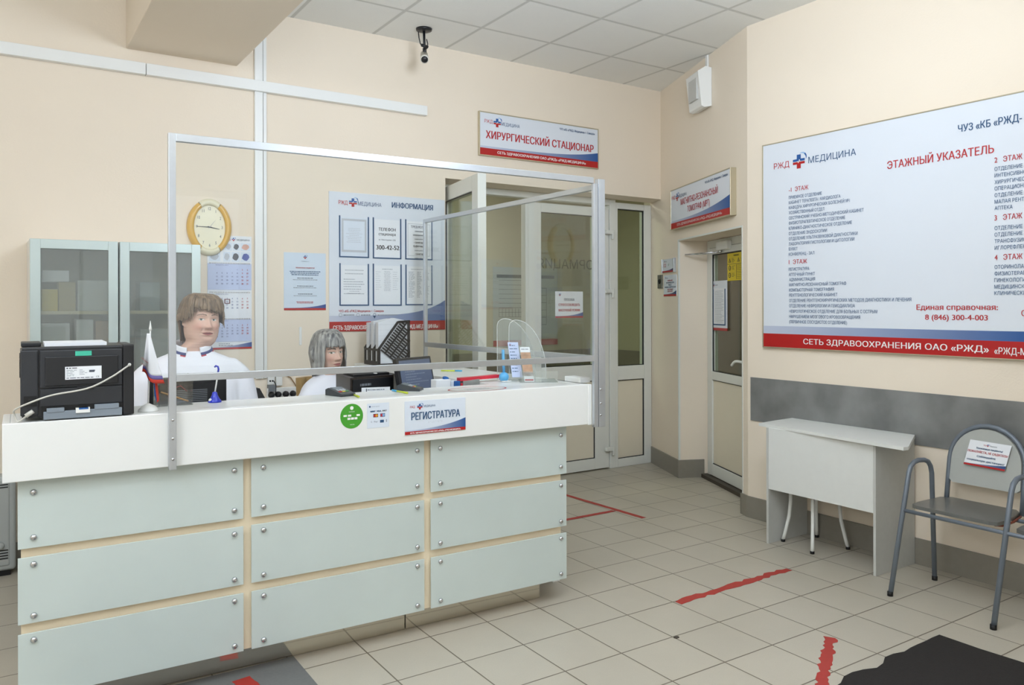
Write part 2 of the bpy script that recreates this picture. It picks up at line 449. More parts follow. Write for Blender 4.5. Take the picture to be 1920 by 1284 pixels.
# skirting
w = MB(); w.box(XR - 0.012, XR, -2.45, 3.785, 0, 0.15, M_skirt); w.build('baseboard_right', **S)
w = MB(); slab(w, -0.25, SN0 + .012, -0.012, 0, 0, 0.155, M_skirt); slab(w, SN0, SN0 + .012, 0, 0.23, 0, 0.155, M_skirt); w.build('baseboard_slanted', **S)
w = MB(); slab(w, SN1 - .01, SL + .004, -0.012, 0, 0, 0.15, M_skirt); slab(w, SN1 - .012, SN1, -.012, .1, 0, .15, M_skirt); w.build('baseboard_corner', **S)
w = MB(); w.box(-2.15, 2.92, YB - 0.012, YB, 0, 0.15, M_skirt); w.build('baseboard_back', **S)
# grey laminate wall band on the right wall
MB().box(XR - 0.008, XR, -2.45, 3.75, 0.69, 0.995, M_stone).build('trim_3', **S)
# corridor behind the double door
w = MB(); w.box(2.5, 7.0, 8.0, 8.1, 0, 3.2, M_vest); w.build('wall_corridor_far', **S)
w = MB(); w.box(2.4, 2.5, YB + .25, 8.1, 0, 3.2, M_vest); w.build('wall_corridor_left', **S)
w = MB(); w.box(6.6, 6.7, YB + .25, 8.1, 0, 3.2, M_vest); w.build('wall_corridor_right', **S)
w = MB(); w.box(5.3, 6.7, YB + .25, YB + .35, 0, 3.2, M_vest); w.build('wall_corridor_near', **S)
w = MB(); w.box(2.4, 6.7, YB + .25, 8.1, 3.2, 3.28, M_vest); w.build('ceiling_corridor', **S)
w = MB(); w.box(2.5, 6.585, 7.985, 8.0, 0, .95, M_skirt); w.box(6.585, 6.6, YB + .35, 8.0, 0, .95, M_skirt); w.build('trim_4', **S)
# scanner room behind the slanted door
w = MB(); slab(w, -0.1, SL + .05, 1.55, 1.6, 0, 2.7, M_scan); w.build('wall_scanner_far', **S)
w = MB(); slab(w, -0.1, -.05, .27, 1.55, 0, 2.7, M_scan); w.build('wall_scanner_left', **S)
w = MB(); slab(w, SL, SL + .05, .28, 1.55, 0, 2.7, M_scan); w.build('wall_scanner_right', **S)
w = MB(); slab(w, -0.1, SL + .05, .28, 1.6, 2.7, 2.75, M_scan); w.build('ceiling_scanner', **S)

# ------------------------------------------------------------------ door_1: double pvc door with side light
M_dglass = glass('door_glass', (0.80, 0.84, 0.76), 1.5)
M_pane2 = mat('pvc_panel', (232, 222, 200), 0.35, noise=0.02)
M_gasket = mat('black_gasket', (40, 42, 42), 0.6)
FD = Frame((0, 5.60, 0), (1, 0, 0), (0, 0, 1))      # front face of the door frame
def leaf(parent, F, a0, a1, b0, b1, d, glass_b, rail_b, stile=0.11, top=0.10, handle=None):
    """glazed leaf: stiles, rails, pane above, panel below; F.n towards the reader"""
    f = MB()
    f.fbox(F, a0, a0 + stile, b0, b1, -d, 0, M_pvc); f.fbox(F, a1 - stile, a1, b0, b1, -d, 0, M_pvc)
    f.fbox(F, a0 + stile, a1 - stile, b1 - top, b1, -d, 0, M_pvc)
    f.fbox(F, a0 + stile, a1 - stile, rail_b, glass_b, -d, 0, M_pvc)
    f.fbox(F, a0 + stile, a1 - stile, b0, b0 + 0.1, -d, 0, M_pvc)
    o = f.build('leaf_frame', parent, bevel=0.004)
    MB().fbox(F, a0 + stile - .004, a1 - stile + .004, glass_b - .004, b1 - top + .004, -d * .55, -d * .45, M_dglass).build('pane', parent)
    MB().fbox(F, a0 + stile - .004, a1 - stile + .004, b0 + .096, rail_b + .004, -d * .6, -d * .25, M_pane2).build('lower_panel', parent)
    g = MB(); e = .006
    for (x0, x1, y0, y1) in ((a0 + stile, a1 - stile, b1 - top - e, b1 - top), (a0 + stile, a1 - stile, glass_b, glass_b + e), (a0 + stile, a0 + stile + e, glass_b, b1 - top), (a1 - stile - e, a1 - stile, glass_b, b1 - top),
                             (a0 + stile, a1 - stile, rail_b - e, rail_b), (a0 + stile, a1 - stile, b0 + .1, b0 + .1 + e), (a1 - stile - e, a1 - stile, b0 + .1, rail_b)):
        g.fbox(F, x0, x1, y0, y1, -d * .3, -d * .12, M_gasket)
    g.build('gasket', parent)
    return o
d1 = bpy.data.objects.new('door_1', None); COL.objects.link(d1); d1.location = (4.0, 5.6, 0); d1['kind'] = 'structure'
f = MB()
f.fbox(FD, 2.925, 2.985, 0, 2.482, -.08, 0, M_pvc); f.fbox(FD, 4.765, 4.835, 0, 2.482, -.08, .0, M_pvc); f.fbox(FD, 2.985, 4.765, 2.43, 2.482, -.08, 0, M_pvc)
f.build('door_frame', d1, bevel=0.004)
leaf(d1, Frame((0, 5.61, 0), (1, 0, 0), (0, 0, 1)), 3.83, 4.76, 0.012, 2.40, .07, .965, .82, stile=.165, top=.08)
f = MB()          # side light
F2 = Frame((0, 5.605, 0), (1, 0, 0), (0, 0, 1))
f.fbox(F2, 4.835, 4.865, 0, 2.462, -.07, 0, M_pvc); f.fbox(F2, 5.195, 5.285, 0, 2.462, -.07, 0, M_pvc); f.fbox(F2, 4.865, 5.195, 2.405, 2.462, -.07, 0, M_pvc)
f.fbox(F2, 4.865, 5.195, .81, .94, -.07, 0, M_pvc); f.fbox(F2, 4.865, 5.195, 0, .078, -.07, 0, M_pvc)
f.build('side_light_frame', d1, bevel=0.004)
MB().fbox(F2, 4.86, 5.2, .935, 2.41, -.04, -.03, M_dglass).build('pane', d1)
MB().fbox(F2, 4.86, 5.2, .07, .815, -.045, -.02, M_pane2).build('lower_panel', d1)
g = MB()
for q in ((4.865, 5.195, 2.397, 2.405), (4.865, 5.195, .94, .946), (5.187, 5.195, .94, 2.405), (4.865, 4.869, .94, 2.405), (4.865, 5.195, .802, .81), (5.187, 5.195, .078, .81), (4.865, 5.195, .078, .084)): g.fbox(F2, *q, -.025, -.01, M_gasket)
g.build('gasket', d1)
for z in (2.16, 1.62, .17):
    h = MB(); h.fbox(FD, 4.70, 4.79, z, z + .035, 0.0, .028, M_pvc); h.lathe(FD.p(4.785, z - .045, .018), [(.011, 0), (.013, .002), (.013, .08), (.011, .082)], M_pvc, 12)
    h.build('hinge', d1)
# open leaf, swung into the hall
hx, hy, ex, ey = 2.985, 5.585, 2.83, 4.735
uu = Vector((ex - hx, ey - hy, 0)); LW = uu.length
FO = Frame((hx, hy, 0), uu, (0, 0, 1))
if FO.n.x > 0: pass
leaf(d1, FO, 0.0, LW, 0.012, 2.43, .065, .965, .82, stile=.12, top=.11)
# small things seen through the glass
d = thing('desk_chair', 'dark chair standing in the corridor behind the open glass door', 'chair', (3.75, 7.0, 0))
MB().box(3.5, 3.98, 6.8, 7.25, .42, .5, M_black).build('seat', d, bevel=.03)
w = MB(); 
w.prism([(3.5, 7.25, .5), (3.98, 7.25, .5), (3.98, 7.25, 1.0), (3.9, 7.25, 1.12), (3.58, 7.25, 1.12), (3.5, 7.25, 1.0)][::-1], (0, .07, 0), M_black); w.build('backrest', d, bevel=.02)
for x in (3.53, 3.95):
    for y in (6.84, 7.2): MB().tube([(x, y, 0), (x, y, .43)], .016, M_dark).build('leg', d)
# ------------------------------------------------------------------ reception counter
CA = -0.025
CU = Vector((math.cos(CA), math.sin(CA), 0)); CN = Vector((-math.sin(CA), math.cos(CA), 0))
CO = Vector((0, 3.282, 0))
ZT = 1.098                                   # counter top height
class CF(Frame):                             # counter axes: a along the front, b up, c towards the reader
    pass
FC = CF(CO, CU, (0, 0, 1))
def cbox(mb, x0, x1, y0, y1, z0, z1, m):     # y grows away from the reader
    return mb.fbox(FC, x0, x1, z0, z1, -y1, -y0, m)
def cpt(x, y, z): return FC.p(x, z, -y)
M_frost = mat('frosted_green_glass', (204, 214, 209), 0.22, noise=0.05, scale=4)
M_plinth = mat('polished_plinth', (205, 200, 188), 0.08, 0.85, noise=0.03)
counter = thing('reception_counter', 'long white reception counter with nine frosted glass front panels bolted to a beige body', 'counter', (1.3, 3.4, 0))
w = MB(); cbox(w, .10, 2.425, .018, .30, .113, .90, M_beige); cbox(w, .085, .10, .018, .30, .113, .90, M_beige); w.build('body', counter)
w = MB(); cbox(w, .25, 1.598, .103, .28, 0, .113, M_plinth); cbox(w, 1.602, 2.352, .103, .28, 0, .113, M_plinth); w.build('plinth', counter, bevel=.003)
w = MB(); cbox(w, .03, 2.555, -.04, -.015, .893, ZT, M_white); cbox(w, .03, .055, -.015, .26, .893, ZT, M_white); w.build('fascia', counter, bevel=.003)
w = MB(); cbox(w, .055, 2.58, -.015, .26, ZT - .03, ZT, M_white)
w.box(2.16, 2.59, 3.47, 5.335, ZT - .03, ZT - .0005, M_white)
w.build('worktop', counter, bevel=.003)
w = MB(); w.box(2.545, 2.59, 3.47, 5.335, 0.0, ZT - .03, M_white); w.box(2.17, 2.545, 5.30, 5.32, 0, ZT - .03, M_white); w.build('side_wing', counter)
w = MB(); cbox(w, 2.555, 2.578, -.045, .26, .89, ZT - .0, M_white); cbox(w, 2.56, 2.625, .03, .17, ZT, ZT + .028, M_white); w.build('end_cap', counter, bevel=.003)
w = MB(); cbox(w, .12, 2.15, .30, .72, .72, .745, M_white); cbox(w, .12, .14, .30, .72, 0, .72, M_white); cbox(w, 1.1, 1.12, .32, .72, 0, .72, M_white); w.box(1.25, 2.15, 3.98, 4.3, .72, .745, M_white); w.box(2.13, 2.15, 3.98, 4.3, 0, .72, M_white); w.build('staff_desk', counter)
cols = ((.075, .847), (.878, 1.650), (1.683, 2.449))
rows = ((.647, .892), (.381, .616), (.113, .347))
bolt_z = {0: (.845, .685), 1: (.590, .408), 2: (.322, .142)}
for (x0, x1) in cols:
    for ri, (z0, z1) in enumerate(rows):
        w = MB(); cbox(w, x0, x1, 0, .006, z0, z1, M_frost)
        p = w.build('glass_panel', counter, bevel=.0015)
        for bx in (x0 + .048, x1 - .036):
            for bz in bolt_z[ri]:
                b = MB(); b.lathe(cpt(bx, .018, bz), [(.005, 0), (.005, .017), (.011, .018), (.0115, .022), (.008, .027), (.003, .029)], M_chrome, 14, axis=-CN)
                b.build('bolt', p)

# signs and stickers on the fascia
FF = Frame(cpt(0, -.0405, 0), CU, (0, 0, 1))
def ellipse(cx, cy, rx, ry, n=40): return [(cx + rx * math.cos(2 * math.pi * i / n), cy + ry * math.sin(2 * math.pi * i / n)) for i in range(n)]
M_green = mat('sticker_green', (72, 160, 48), 0.4, noise=0.02)
st = thing('round_sticker', 'round green sticker with white card symbols on the counter fascia', 'sticker', tuple(FF.p(1.289, 1.031)))
w = MB(); w.prism([FF.p(a, b, 0) for a, b in ellipse(1.289, 1.031, .051, .053)], FF.n * .0006, M_green); w.build('sticker_disc', st)
w = MB()
w.poly(FF, ellipse(1.289, 1.066, .008, .008, 20), .0012, M_whitetxt); w.text(FF, 'СБЕРБАНК', 0, 1.0475, 0, .005, M_whitetxt, .0012, asp=.75, center=1.289)
for k in range(4): w.rect(FF, 1.252 + k * .0195, 1.267 + k * .0195, 1.030, 1.038, .0012, M_whitetxt if k != 2 else M_green)
for k in range(3): w.rect(FF, 1.270 + k * .0155, 1.283 + k * .0155, 1.016, 1.0255, .0012, M_whitetxt)
w.text(FF, 'спасибо', 0, .993, 0, .005, M_whitetxt, .0012, asp=.75, center=1.291)
w.build('print', st)
st = thing('payment_sticker', 'square pale sticker with payment card marks right of the green sticker', 'sticker', tuple(FF.p(1.41, 1.02)))
w = MB(); w.fbox(FF, 1.359, 1.461, .972, 1.079, 0, .0006, M_paper_b); w.build('sticker_sheet', st)
w = MB()
w.poly(FF, ellipse(1.371, 1.0655, .004, .004, 14), .0012, M_navy); w.text(FF, 'оплата картой', 1.378, 1.063, 1.415, .005, M_greytxt, .0012)
w.text(FF, 'МИР', 1.374, 1.041, 1.396, .007, M_navy, .0012, .03); w.text(FF, 'VISA', 1.402, 1.041, 1.423, .007, M_navy, .0012, .03); w.text(FF, 'PAY', 1.43, 1.041, 1.449, .007, M_blacktxt, .0012, .02)
w.rect(FF, 1.387, 1.409, 1.018, 1.033, .001, M_blacktxt); w.poly(FF, ellipse(1.394, 1.0255, .006, .006, 16), .0014, M_redtxt); w.poly(FF, ellipse(1.402, 1.0255, .006, .006, 16), .0016, mat('print_orange', (235, 160, 40), .5))
w.rect(FF, 1.419, 1.441, 1.018, 1.033, .001, M_navy); w.poly(FF, ellipse(1.426, 1.0255, .006, .006, 16), .0014, M_redtxt); w.poly(FF, ellipse(1.434, 1.0255, .006, .006, 16), .0016, M_lightblue)
w.text(FF, 'G', 1.375, .996, 1.381, .007, M_greytxt, .0012); w.text(FF, 'Pay', 1.39, .996, 1.407, .007, M_greytxt, .0012); w.rect(FF, 1.418, 1.436, .993, 1.005, .001, M_navy); w.rect(FF, 1.446, 1.45, .994, 1.006, .001, M_greytxt)
w.build('print', st)

# ------------------------------------------------------------------ emblem (blue and red cross with a pulse line and a swoosh)
M_swoosh = mat('print_swoosh', (150, 190, 225), .4, noise=.02)
def emblem(mb, F, a, b, s, c=.0016):
    s = s * .8
    t = s * .17; h = s * .5; g = .02 * s
    for (x0, x1, y0, y1, m) in ((-t, t, g, h, M_blue), (-h, -t, g, t + g, M_blue), (t, h, g, t + g, M_blue), (-t, t, -h, -g, M_red), (-h, -t, -t - g, -g, M_red), (t, h, -t - g, -g, M_red), (-t, t, -g, g, M_whitetxt)):
        mb.add([F.p(a + x, b + y, c) for x, y in ((x0, y0), (x1, y0), (x1, y1), (x0, y1))], [(0, 1, 2, 3)], m)
    zz = [(-t, 0), (-.09 * s, .02 * s), (-.04 * s, -.10 * s), (.05 * s, .15 * s), (.11 * s, 0), (t, 0)]
    for (x0, y0), (x1, y1) in zip(zz, zz[1:]):
        d = math.hypot(x1 - x0, y1 - y0); nx, ny = -(y1 - y0) / d * .018 * s, (x1 - x0) / d * .018 * s
        mb.add([F.p(a + x, b + y, c + .0002) for x, y in ((x0 - nx, y0 - ny), (x1 - nx, y1 - ny), (x1 + nx, y1 + ny), (x0 + nx, y0 + ny))], [(0, 1, 2, 3)], M_whitetxt)
    n = 18; out = []; inn = []
    for i in range(n + 1):
        g = math.radians(-35 + 170 * i / n); q = math.sin(math.pi * i / n)
        out.append((.30 * s + .36 * s * math.cos(g), .30 * s + .34 * s * math.sin(g)))
        inn.append((.30 * s + (.35 - .12 * q) * s * math.cos(g), .30 * s + (.33 - .09 * q) * s * math.sin(g)))
    for i in range(n):
        mb.add([F.p(a + x, b + y, c + .0003) for x, y in (inn[i], out[i], out[i + 1], inn[i + 1])], [(0, 1, 2, 3)], M_blue if i < n * .45 else M_swoosh)
def wave_poly(a0, a1, b0, bl, br, power=3.2, n=24):
    """strip rising from bl at the left to br at the right above the red band"""
    top = [(a0 + (a1 - a0) * i / n, bl + (br - bl) * (i / n) ** power) for i in range(n + 1)]
    return [(a0, b0), (a1, b0)] + top[::-1]
G_x = grad('print_wave', (198, 205, 222), (30, 84, 150), 0)
G_yf = grad('print_wave_side', (198, 205, 222), (30, 84, 150), 1, True)
def wave(F, a0, a1, b0, bl, br, parent, m, power=3.2, c=.0012):
    w = MB(); pts = wave_poly(a0, a1, b0, bl, br, power); n = (len(pts) - 2)
    top = pts[2:][::-1]
    for i in range(len(top) - 1):
        (x0, y0), (x1, y1) = top[i], top[i + 1]
        w.add([F.p(x0, b0, c), F.p(x1, b0, c), F.p(x1, y1, c), F.p(x0, y0, c)], [(0, 1, 2, 3)], m)
    return w.build('wave_stripe', parent)
BAND = 'СЕТЬ ЗДРАВООХРАНЕНИЯ ОАО «РЖД» «РЖД-МЕДИЦИНА»'

st = thing('registration_sign', 'white sign with the dark word РЕГИСТРАТУРА on the counter fascia', 'sign', tuple(FF.p(1.69, .93)))
w = MB(); w.fbox(FF, 1.535, 1.841, .928, 1.077, 0, .002, M_paper_b); w.build('sign_board', st)
def fp(F, x, y): return F.px(x, y)
w = MB(); c = .0035
w.text(FF, 'РЖД', 1.560, 1.046, 1.584, .010, M_redtxt, c); emblem(w, FF, 1.608, 1.050, .032, c); w.text(FF, 'МЕДИЦИНА', 1.628, 1.047, 1.686, .009, M_navy, c)
w.text(FF, 'РЕГИСТРАТУРА', 1.567, .992, 1.811, .034, M_navy, c, .012)
for k in range(9):
    for j in range(random.choice((1, 2, 2))): w.poly(FF, ellipse(1.652 + k * .0083, .980 - j * .005, .0015, .0015, 8), c, M_faint)
w.build('lettering', st)
w = MB(); w.rect(FF, 1.535, 1.841, .928, .942, .003, M_red); w.text(FF, BAND, 1.56, .9315, 1.815, .006, M_whitetxt, .0042, .02); w.build('red_band', st)
wave(FF, 1.535, 1.841, .942, .947, .985, st, grad('print_wave_counter', (205, 212, 228), (30, 84, 150), 0), 2.6, .0032)

# ------------------------------------------------------------------ plexiglass partition on the counter
def rivets(parent, pts, axis):
    for p in pts:
        b = MB(); b.lathe(p, [(.006, 0), (.0055, .002), (.003, .0038), (.001, .0042)], M_chrome, 12, axis=axis); b.build('rivet', parent)
scr = thing('front_partition', 'tall clear acrylic partition in an aluminium frame along the counter front', 'partition', tuple(cpt(1.6, -.05, .89)))
w = MB(); cbox(w, .560, .586, -.066, -.042, .885, 2.158, M_alu); w.build('left_post', scr, bevel=.0015)
rivets(scr, [cpt(.573, -.066, z) for z in (1.073, 1.003, .925)], -CN)
w = MB(); cbox(w, 2.578, 2.604, -.066, -.046, .88, 2.128, M_alu); w.build('right_post', scr, bevel=.0015)
w = MB(); cbox(w, .586, 2.578, -.066, -.044, 2.128, 2.158, M_alu); w.build('top_rail', scr, bevel=.0015)
w = MB(); cbox(w, .586, 2.578, -.066, -.044, 1.217, 1.245, M_alu); w.build('bottom_rail', scr, bevel=.0015)
w = MB(); cbox(w, .582, 2.585, -.056, -.052, 1.235, 2.14, M_glass); w.build('acrylic_pane', scr)
sd = thing('side_partition', 'clear acrylic partition in an aluminium frame along the counter side wing', 'partition', (2.61, 4.1, .88))
XS = 2.602
w = MB(); w.box(XS + .004, XS + .047, 3.152, 3.182, .878, 2.153, M_alu); w.build('corner_post', sd, bevel=.0015)
rivets(sd, [Vector((XS + .016, 3.152, z)) for z in (1.072, 1.0, .94)], (0, -1, 0))
w = MB(); w.box(XS - .012, XS + .012, 5.075, 5.1, ZT, 2.125, M_alu); w.build('far_post', sd, bevel=.0015)
w = MB(); w.box(XS - .012, XS + .012, 3.182, 5.075, 2.098, 2.125, M_alu); w.build('top_rail', sd, bevel=.0015)
w = MB(); w.box(XS - .012, XS + .012, 3.182, 5.075, 1.212, 1.244, M_alu); w.build('bottom_rail', sd, bevel=.0015)
w = MB(); w.box(XS - .002, XS + .002, 3.18, 5.08, 1.235, 2.11, M_glass); w.build('acrylic_pane', sd)
def lines(w, F, a0, a1, b1, b0, n, h, m, c, center=False, ragged=.5, rnd=random):
    for i in range(n):
        b = b1 - (b1 - b0) * i / max(1, n - 1); L = (a1 - a0) * (1 - ragged * rnd.random())
        s = (a0 + a1) / 2 - L / 2 if center else a0
        x = s
        while x < s + L - .004:
            e = min(x + .006 + .014 * rnd.random(), s + L); w.rect(F, x, e, b, b + h, c, m); x = e + .003
# ------------------------------------------------------------------ framed signs on the walls
M_sign = mat('sign_white', (226, 231, 238), 0.3, noise=0.01, spec=.5)
M_signfr = mat('sign_frame_champagne', (196, 186, 160), 0.3, 0.6, noise=0.03)
def framed(name, label, F, w_, h_, d=.02, fr=.008):
    t = thing(name, label, 'sign', tuple(F.p(w_ / 2, 0, -d)))
    b = MB(); b.fbox(F, fr, w_ - fr, fr, h_ - fr, -d, 0, M_sign); b.build('sign_board', t)
    f = MB()
    f.fbox(F, 0, w_, 0, fr, -d, .004, M_signfr); f.fbox(F, 0, w_, h_ - fr, h_, -d, .004, M_signfr); f.fbox(F, 0, fr, fr, h_ - fr, -d, .004, M_signfr); f.fbox(F, w_ - fr, w_, fr, h_ - fr, -d, .004, M_signfr)
    f.build('sign_frame', t, bevel=.001)
    return t
class Z:        # zoomed crop -> photo pixel
    def __init__(s, x, y, k): s.x, s.y, s.k = x, y, k
    def __call__(s, a, b): return s.x + a * s.k, s.y + b * s.k
def put(w, F, z, txt, l, r, h, m, bold=0.0, c=.002, asp=None):
    a0, b0 = F.px(*z(*l))
    if r is None: w.text(F, txt, a0, b0, 0, h, m, c, bold, asp=asp)
    else:
        a1, b1 = F.px(*z(*r)); w.text(F, txt, a0, (b0 + b1) / 2 if len(r) > 2 else b0, a1, h, m, c, bold)

# surgical ward sign on the back wall
F = Frame((3.211, YB - .021, 2.692), (1, 0, 0), (0, 0, 1))
t = framed('ward_sign', 'wide sign with red words ХИРУРГИЧЕСКИЙ СТАЦИОНАР high above the double door', F, 1.212, .349)
z = Z(790, 180, .25); w = MB()
w.text(F, 'РЖД', .05, .262, .125, .028, M_redtxt); emblem(w, F, .168, .272, .085); w.text(F, 'МЕДИЦИНА', .205, .257, .385, .026, M_navy)
w.text(F, 'ЧУЗ «КБ «РЖД- Медицина» г. Самара»', .79, .292, 1.17, .019, M_navy, bold=.005)
w.text(F, 'ХИРУРГИЧЕСКИЙ СТАЦИОНАР', .062, .140, 1.155, .062, M_redtxt, bold=.012)
w.build('lettering', t)
w = MB(); w.rect(F, .008, 1.204, .008, .062, .0012, M_red); w.text(F, BAND, .17, .026, 1.07, .021, M_whitetxt, .0022, .012); w.build('red_band', t)
wave(F, .008, 1.204, .062, .078, .138, t, G_x, 4.0)

# scanner sign on the slanted wall
FM = Frame(slant(.37, -.045, 2.163), (T2.x, T2.y, 0), (0, 0, 1))
t = framed('scanner_sign', 'thick sign with red words МАГНИТНО-РЕЗОНАНСНЫЙ ТОМОГРАФ over the recessed doorway', FM, 1.195, .35, d=.044)
w = MB(); z = Z(1200, 300, .3118)
w.text(FM, 'РЖД', .03, .262, .11, .03, M_redtxt); emblem(w, FM, .155, .272, .08); w.text(FM, 'МЕДИЦИНА', .195, .262, .365, .026, M_navy)
w.text(FM, 'ЧУЗ «КБ «РЖД- Медицина» г. Самара»', .74, .298, 1.15, .019, M_navy, bold=.005)
w.text(FM, 'МАГНИТНО-РЕЗОНАНСНЫЙ', .235, .193, .975, .052, M_redtxt, bold=.012)
w.text(FM, 'ТОМОГРАФ (МРТ)', .38, .118, .83, .050, M_redtxt, bold=.012)
w.build('lettering', t)
w = MB(); w.rect(FM, .008, 1.187, .008, .058, .0012, M_red); w.text(FM, BAND, .15, .024, 1.05, .020, M_whitetxt, .0022, .012); w.build('red_band', t)
wave(FM, .008, 1.187, .058, .075, .155, t, G_yf, 3.0)

# floor directory on the right wall
YL = 3.63
FR = Frame((XR - .022, YL, 1.211), (0, -1, 0), (0, 0, 1))
t = framed('floor_directory', 'large white floor directory board headed ЭТАЖНЫЙ УКАЗАТЕЛЬ on the right wall', FR, 2.75, 1.399, fr=.007)
w = MB(); z1 = Z(1420, 170, .2726); z2 = Z(1420, 470, .2604)
put(w, FR, z1, 'РЖД', (115, 542), (221, 530), .040, M_redtxt); emblem(w, FR, *FR.px(*z1(286, 487)), .115); put(w, FR, z1, 'МЕДИЦИНА', (352, 500), (680, 447), .042, M_navy)
put(w, FR, z1, 'ЭТАЖНЫЙ УКАЗАТЕЛЬ', (895, 540), (1628, 430), .046, M_redtxt, .010)
put(w, FR, z1, 'ЧУЗ «КБ «РЖД-', (1382, 287), None, .040, M_navy, .010, asp=.80)
H = .0205
L1 = [('-1  ЭТАЖ', 697, 352, 1), ('ПРИЕМНОЕ ОТДЕЛЕНИЕ', 746, 445, 0), ('КАБИНЕТ ТЕРАПЕВТА / КАРДИОЛОГА', 781, 573, 0), ('КАФЕДРА ХИРУРГИЧЕСКИХ БОЛЕЗНЕЙ №1', 816, 637, 0), ('ХОЗЯЙСТВЕННЫЙ ОТДЕЛ', 851, 462, 0),
      ('СЕСТРИНСКИЙ УЧЕБНО-МЕТОДИЧЕСКИЙ КАБИНЕТ', 887, 733, 0), ('ФИЗИОТЕРАПЕВТИЧЕСКОЕ ОТДЕЛЕНИЕ', 922, 605, 0), ('КЛИНИКО-ДИАГНОСТИЧЕСКОЕ ОТДЕЛЕНИЕ', 958, 652, 0), ('ОТДЕЛЕНИЕ ЭНДОСКОПИИ', 994, 480, 0),
      ('ОТДЕЛЕНИЕ УЛЬТРАЗВУКОВОЙ ДИАГНОСТИКИ', 1030, 690, 0), ('ЛАБОРАТОРИЯ ГИСТОЛОГИИ И ЦИТОЛОГИИ', 1065, 668, 0), ('БУФЕТ', 1100, 278, 0), ('КОНФЕРЕНЦ - ЗАЛ', 1136, 393, 0), ('1  ЭТАЖ', 1193, 343, 1), ('РЕГИСТРАТУРА', 1239, 358, 0), ('АПТЕЧНЫЙ ПУНКТ', 1275, 397, 0)]
for s_, y, x1, red in L1: put(w, FR, z1, s_, (218, y), (x1, y), .029 if red else H, M_redtxt if red else M_navy, .008 if red else .004)
L2 = [('АДМИНИСТРАЦИЯ', 219, 417), ('МАГНИТНО-РЕЗОНАНСНЫЙ ТОМОГРАФ', 256, 641), ('КОМПЬЮТЕРНАЯ ТОМОГРАФИЯ', 294, 553), ('РЕНТГЕНОЛОГИЧЕСКИЙ КАБИНЕТ', 331, 578), ('ОТДЕЛЕНИЕ РЕНТГЕНОХИРУРГИЧЕСКИХ МЕТОДОВ ДИАГНОСТИКИ И ЛЕЧЕНИЯ', 369, 1110),
      ('ОТДЕЛЕНИЕ НЕФРОЛОГИИ И ГЕМОДИАЛИЗА', 407, 703), ('НЕВРОЛОГИЧЕСКОЕ ОТДЕЛЕНИЕ ДЛЯ БОЛЬНЫХ С ОСТРЫМ', 446, 865), ('НАРУШЕНИЕМ МОЗГОВОГО КРОВООБРАЩЕНИЯ', 484, 742), ('(ПЕРВИЧНОЕ СОСУДИСТОЕ ОТДЕЛЕНИЕ)', 521, 647)]
for s_, y, x1 in L2: put(w, FR, z2, s_, (231, y), (x1, y), H, M_navy, .004)
L3 = [('2   ЭТАЖ', 496, 1), ('ОТДЕЛЕНИЕ', 553, 0), ('ИНТЕНСИВНОЙ', 597, 0), ('ХИРУРГИЧЕСКОЕ', 643, 0), ('ОПЕРАЦИОННЫЙ', 687, 0), ('ОТДЕЛЕНИЕ', 733, 0), ('МАЛАЯ РЕНТГЕН', 778, 0), ('АПТЕКА', 822, 0), ('3   ЭТАЖ', 893, 1), ('ОТДЕЛЕНИЕ', 959, 0), ('ОТДЕЛЕНИЕ', 1004, 0), ('ТРАНСФУЗИОЛОГИИ', 1049, 0), ('ИГЛОРЕФЛЕКСО', 1094, 0), ('4   ЭТАЖ', 1165, 1), ('ОТОРИНОЛАРИНГО', 1226, 0), ('ФИЗИОТЕРАПИЯ', 1271, 0)]
for s_, y, red in L3: put(w, FR, z1, s_, (1633, y), None, .029 if red else H, M_redtxt if red else M_navy, .008 if red else .004, asp=.80)
for s_, y in (('ГИНЕКОЛОГИЯ', 226), ('МЕДИЦИНСКИЕ', 273), ('КЛИНИЧЕСКИЕ', 319)): put(w, FR, z2, s_, (1708, y), None, H, M_navy, .004, asp=.80)
put(w, FR, z2, 'Единая справочная:', (1148, 425), (1733, 425), .031, M_redtxt, .010); put(w, FR, z2, '8 (846) 300-4-003', (1210, 496), (1660, 500), .031, M_redtxt, .010); put(w, FR, z2, 'С', (1903, 470), None, .031, M_redtxt, .010, asp=.8)
w.build('lettering', t)
w = MB(); w.rect(FR, .007, 2.743, .007, .098, .0012, M_red); put(w, FR, z2, 'СЕТЬ ЗДРАВООХРАНЕНИЯ ОАО «РЖД»', (333, 672), (1668, 740), .036, M_whitetxt, .010, .0022); put(w, FR, z2, '«РЖД-МЕДИЦИНА»', (1708, 742), None, .036, M_whitetxt, .010, .0022, asp=.80)
w.build('red_band', t)
wave(FR, .007, 2.743, .098, .150, .30, t, grad('print_wave_directory', (198, 205, 222), (30, 84, 150), 1, True, end=.62), 9.0)

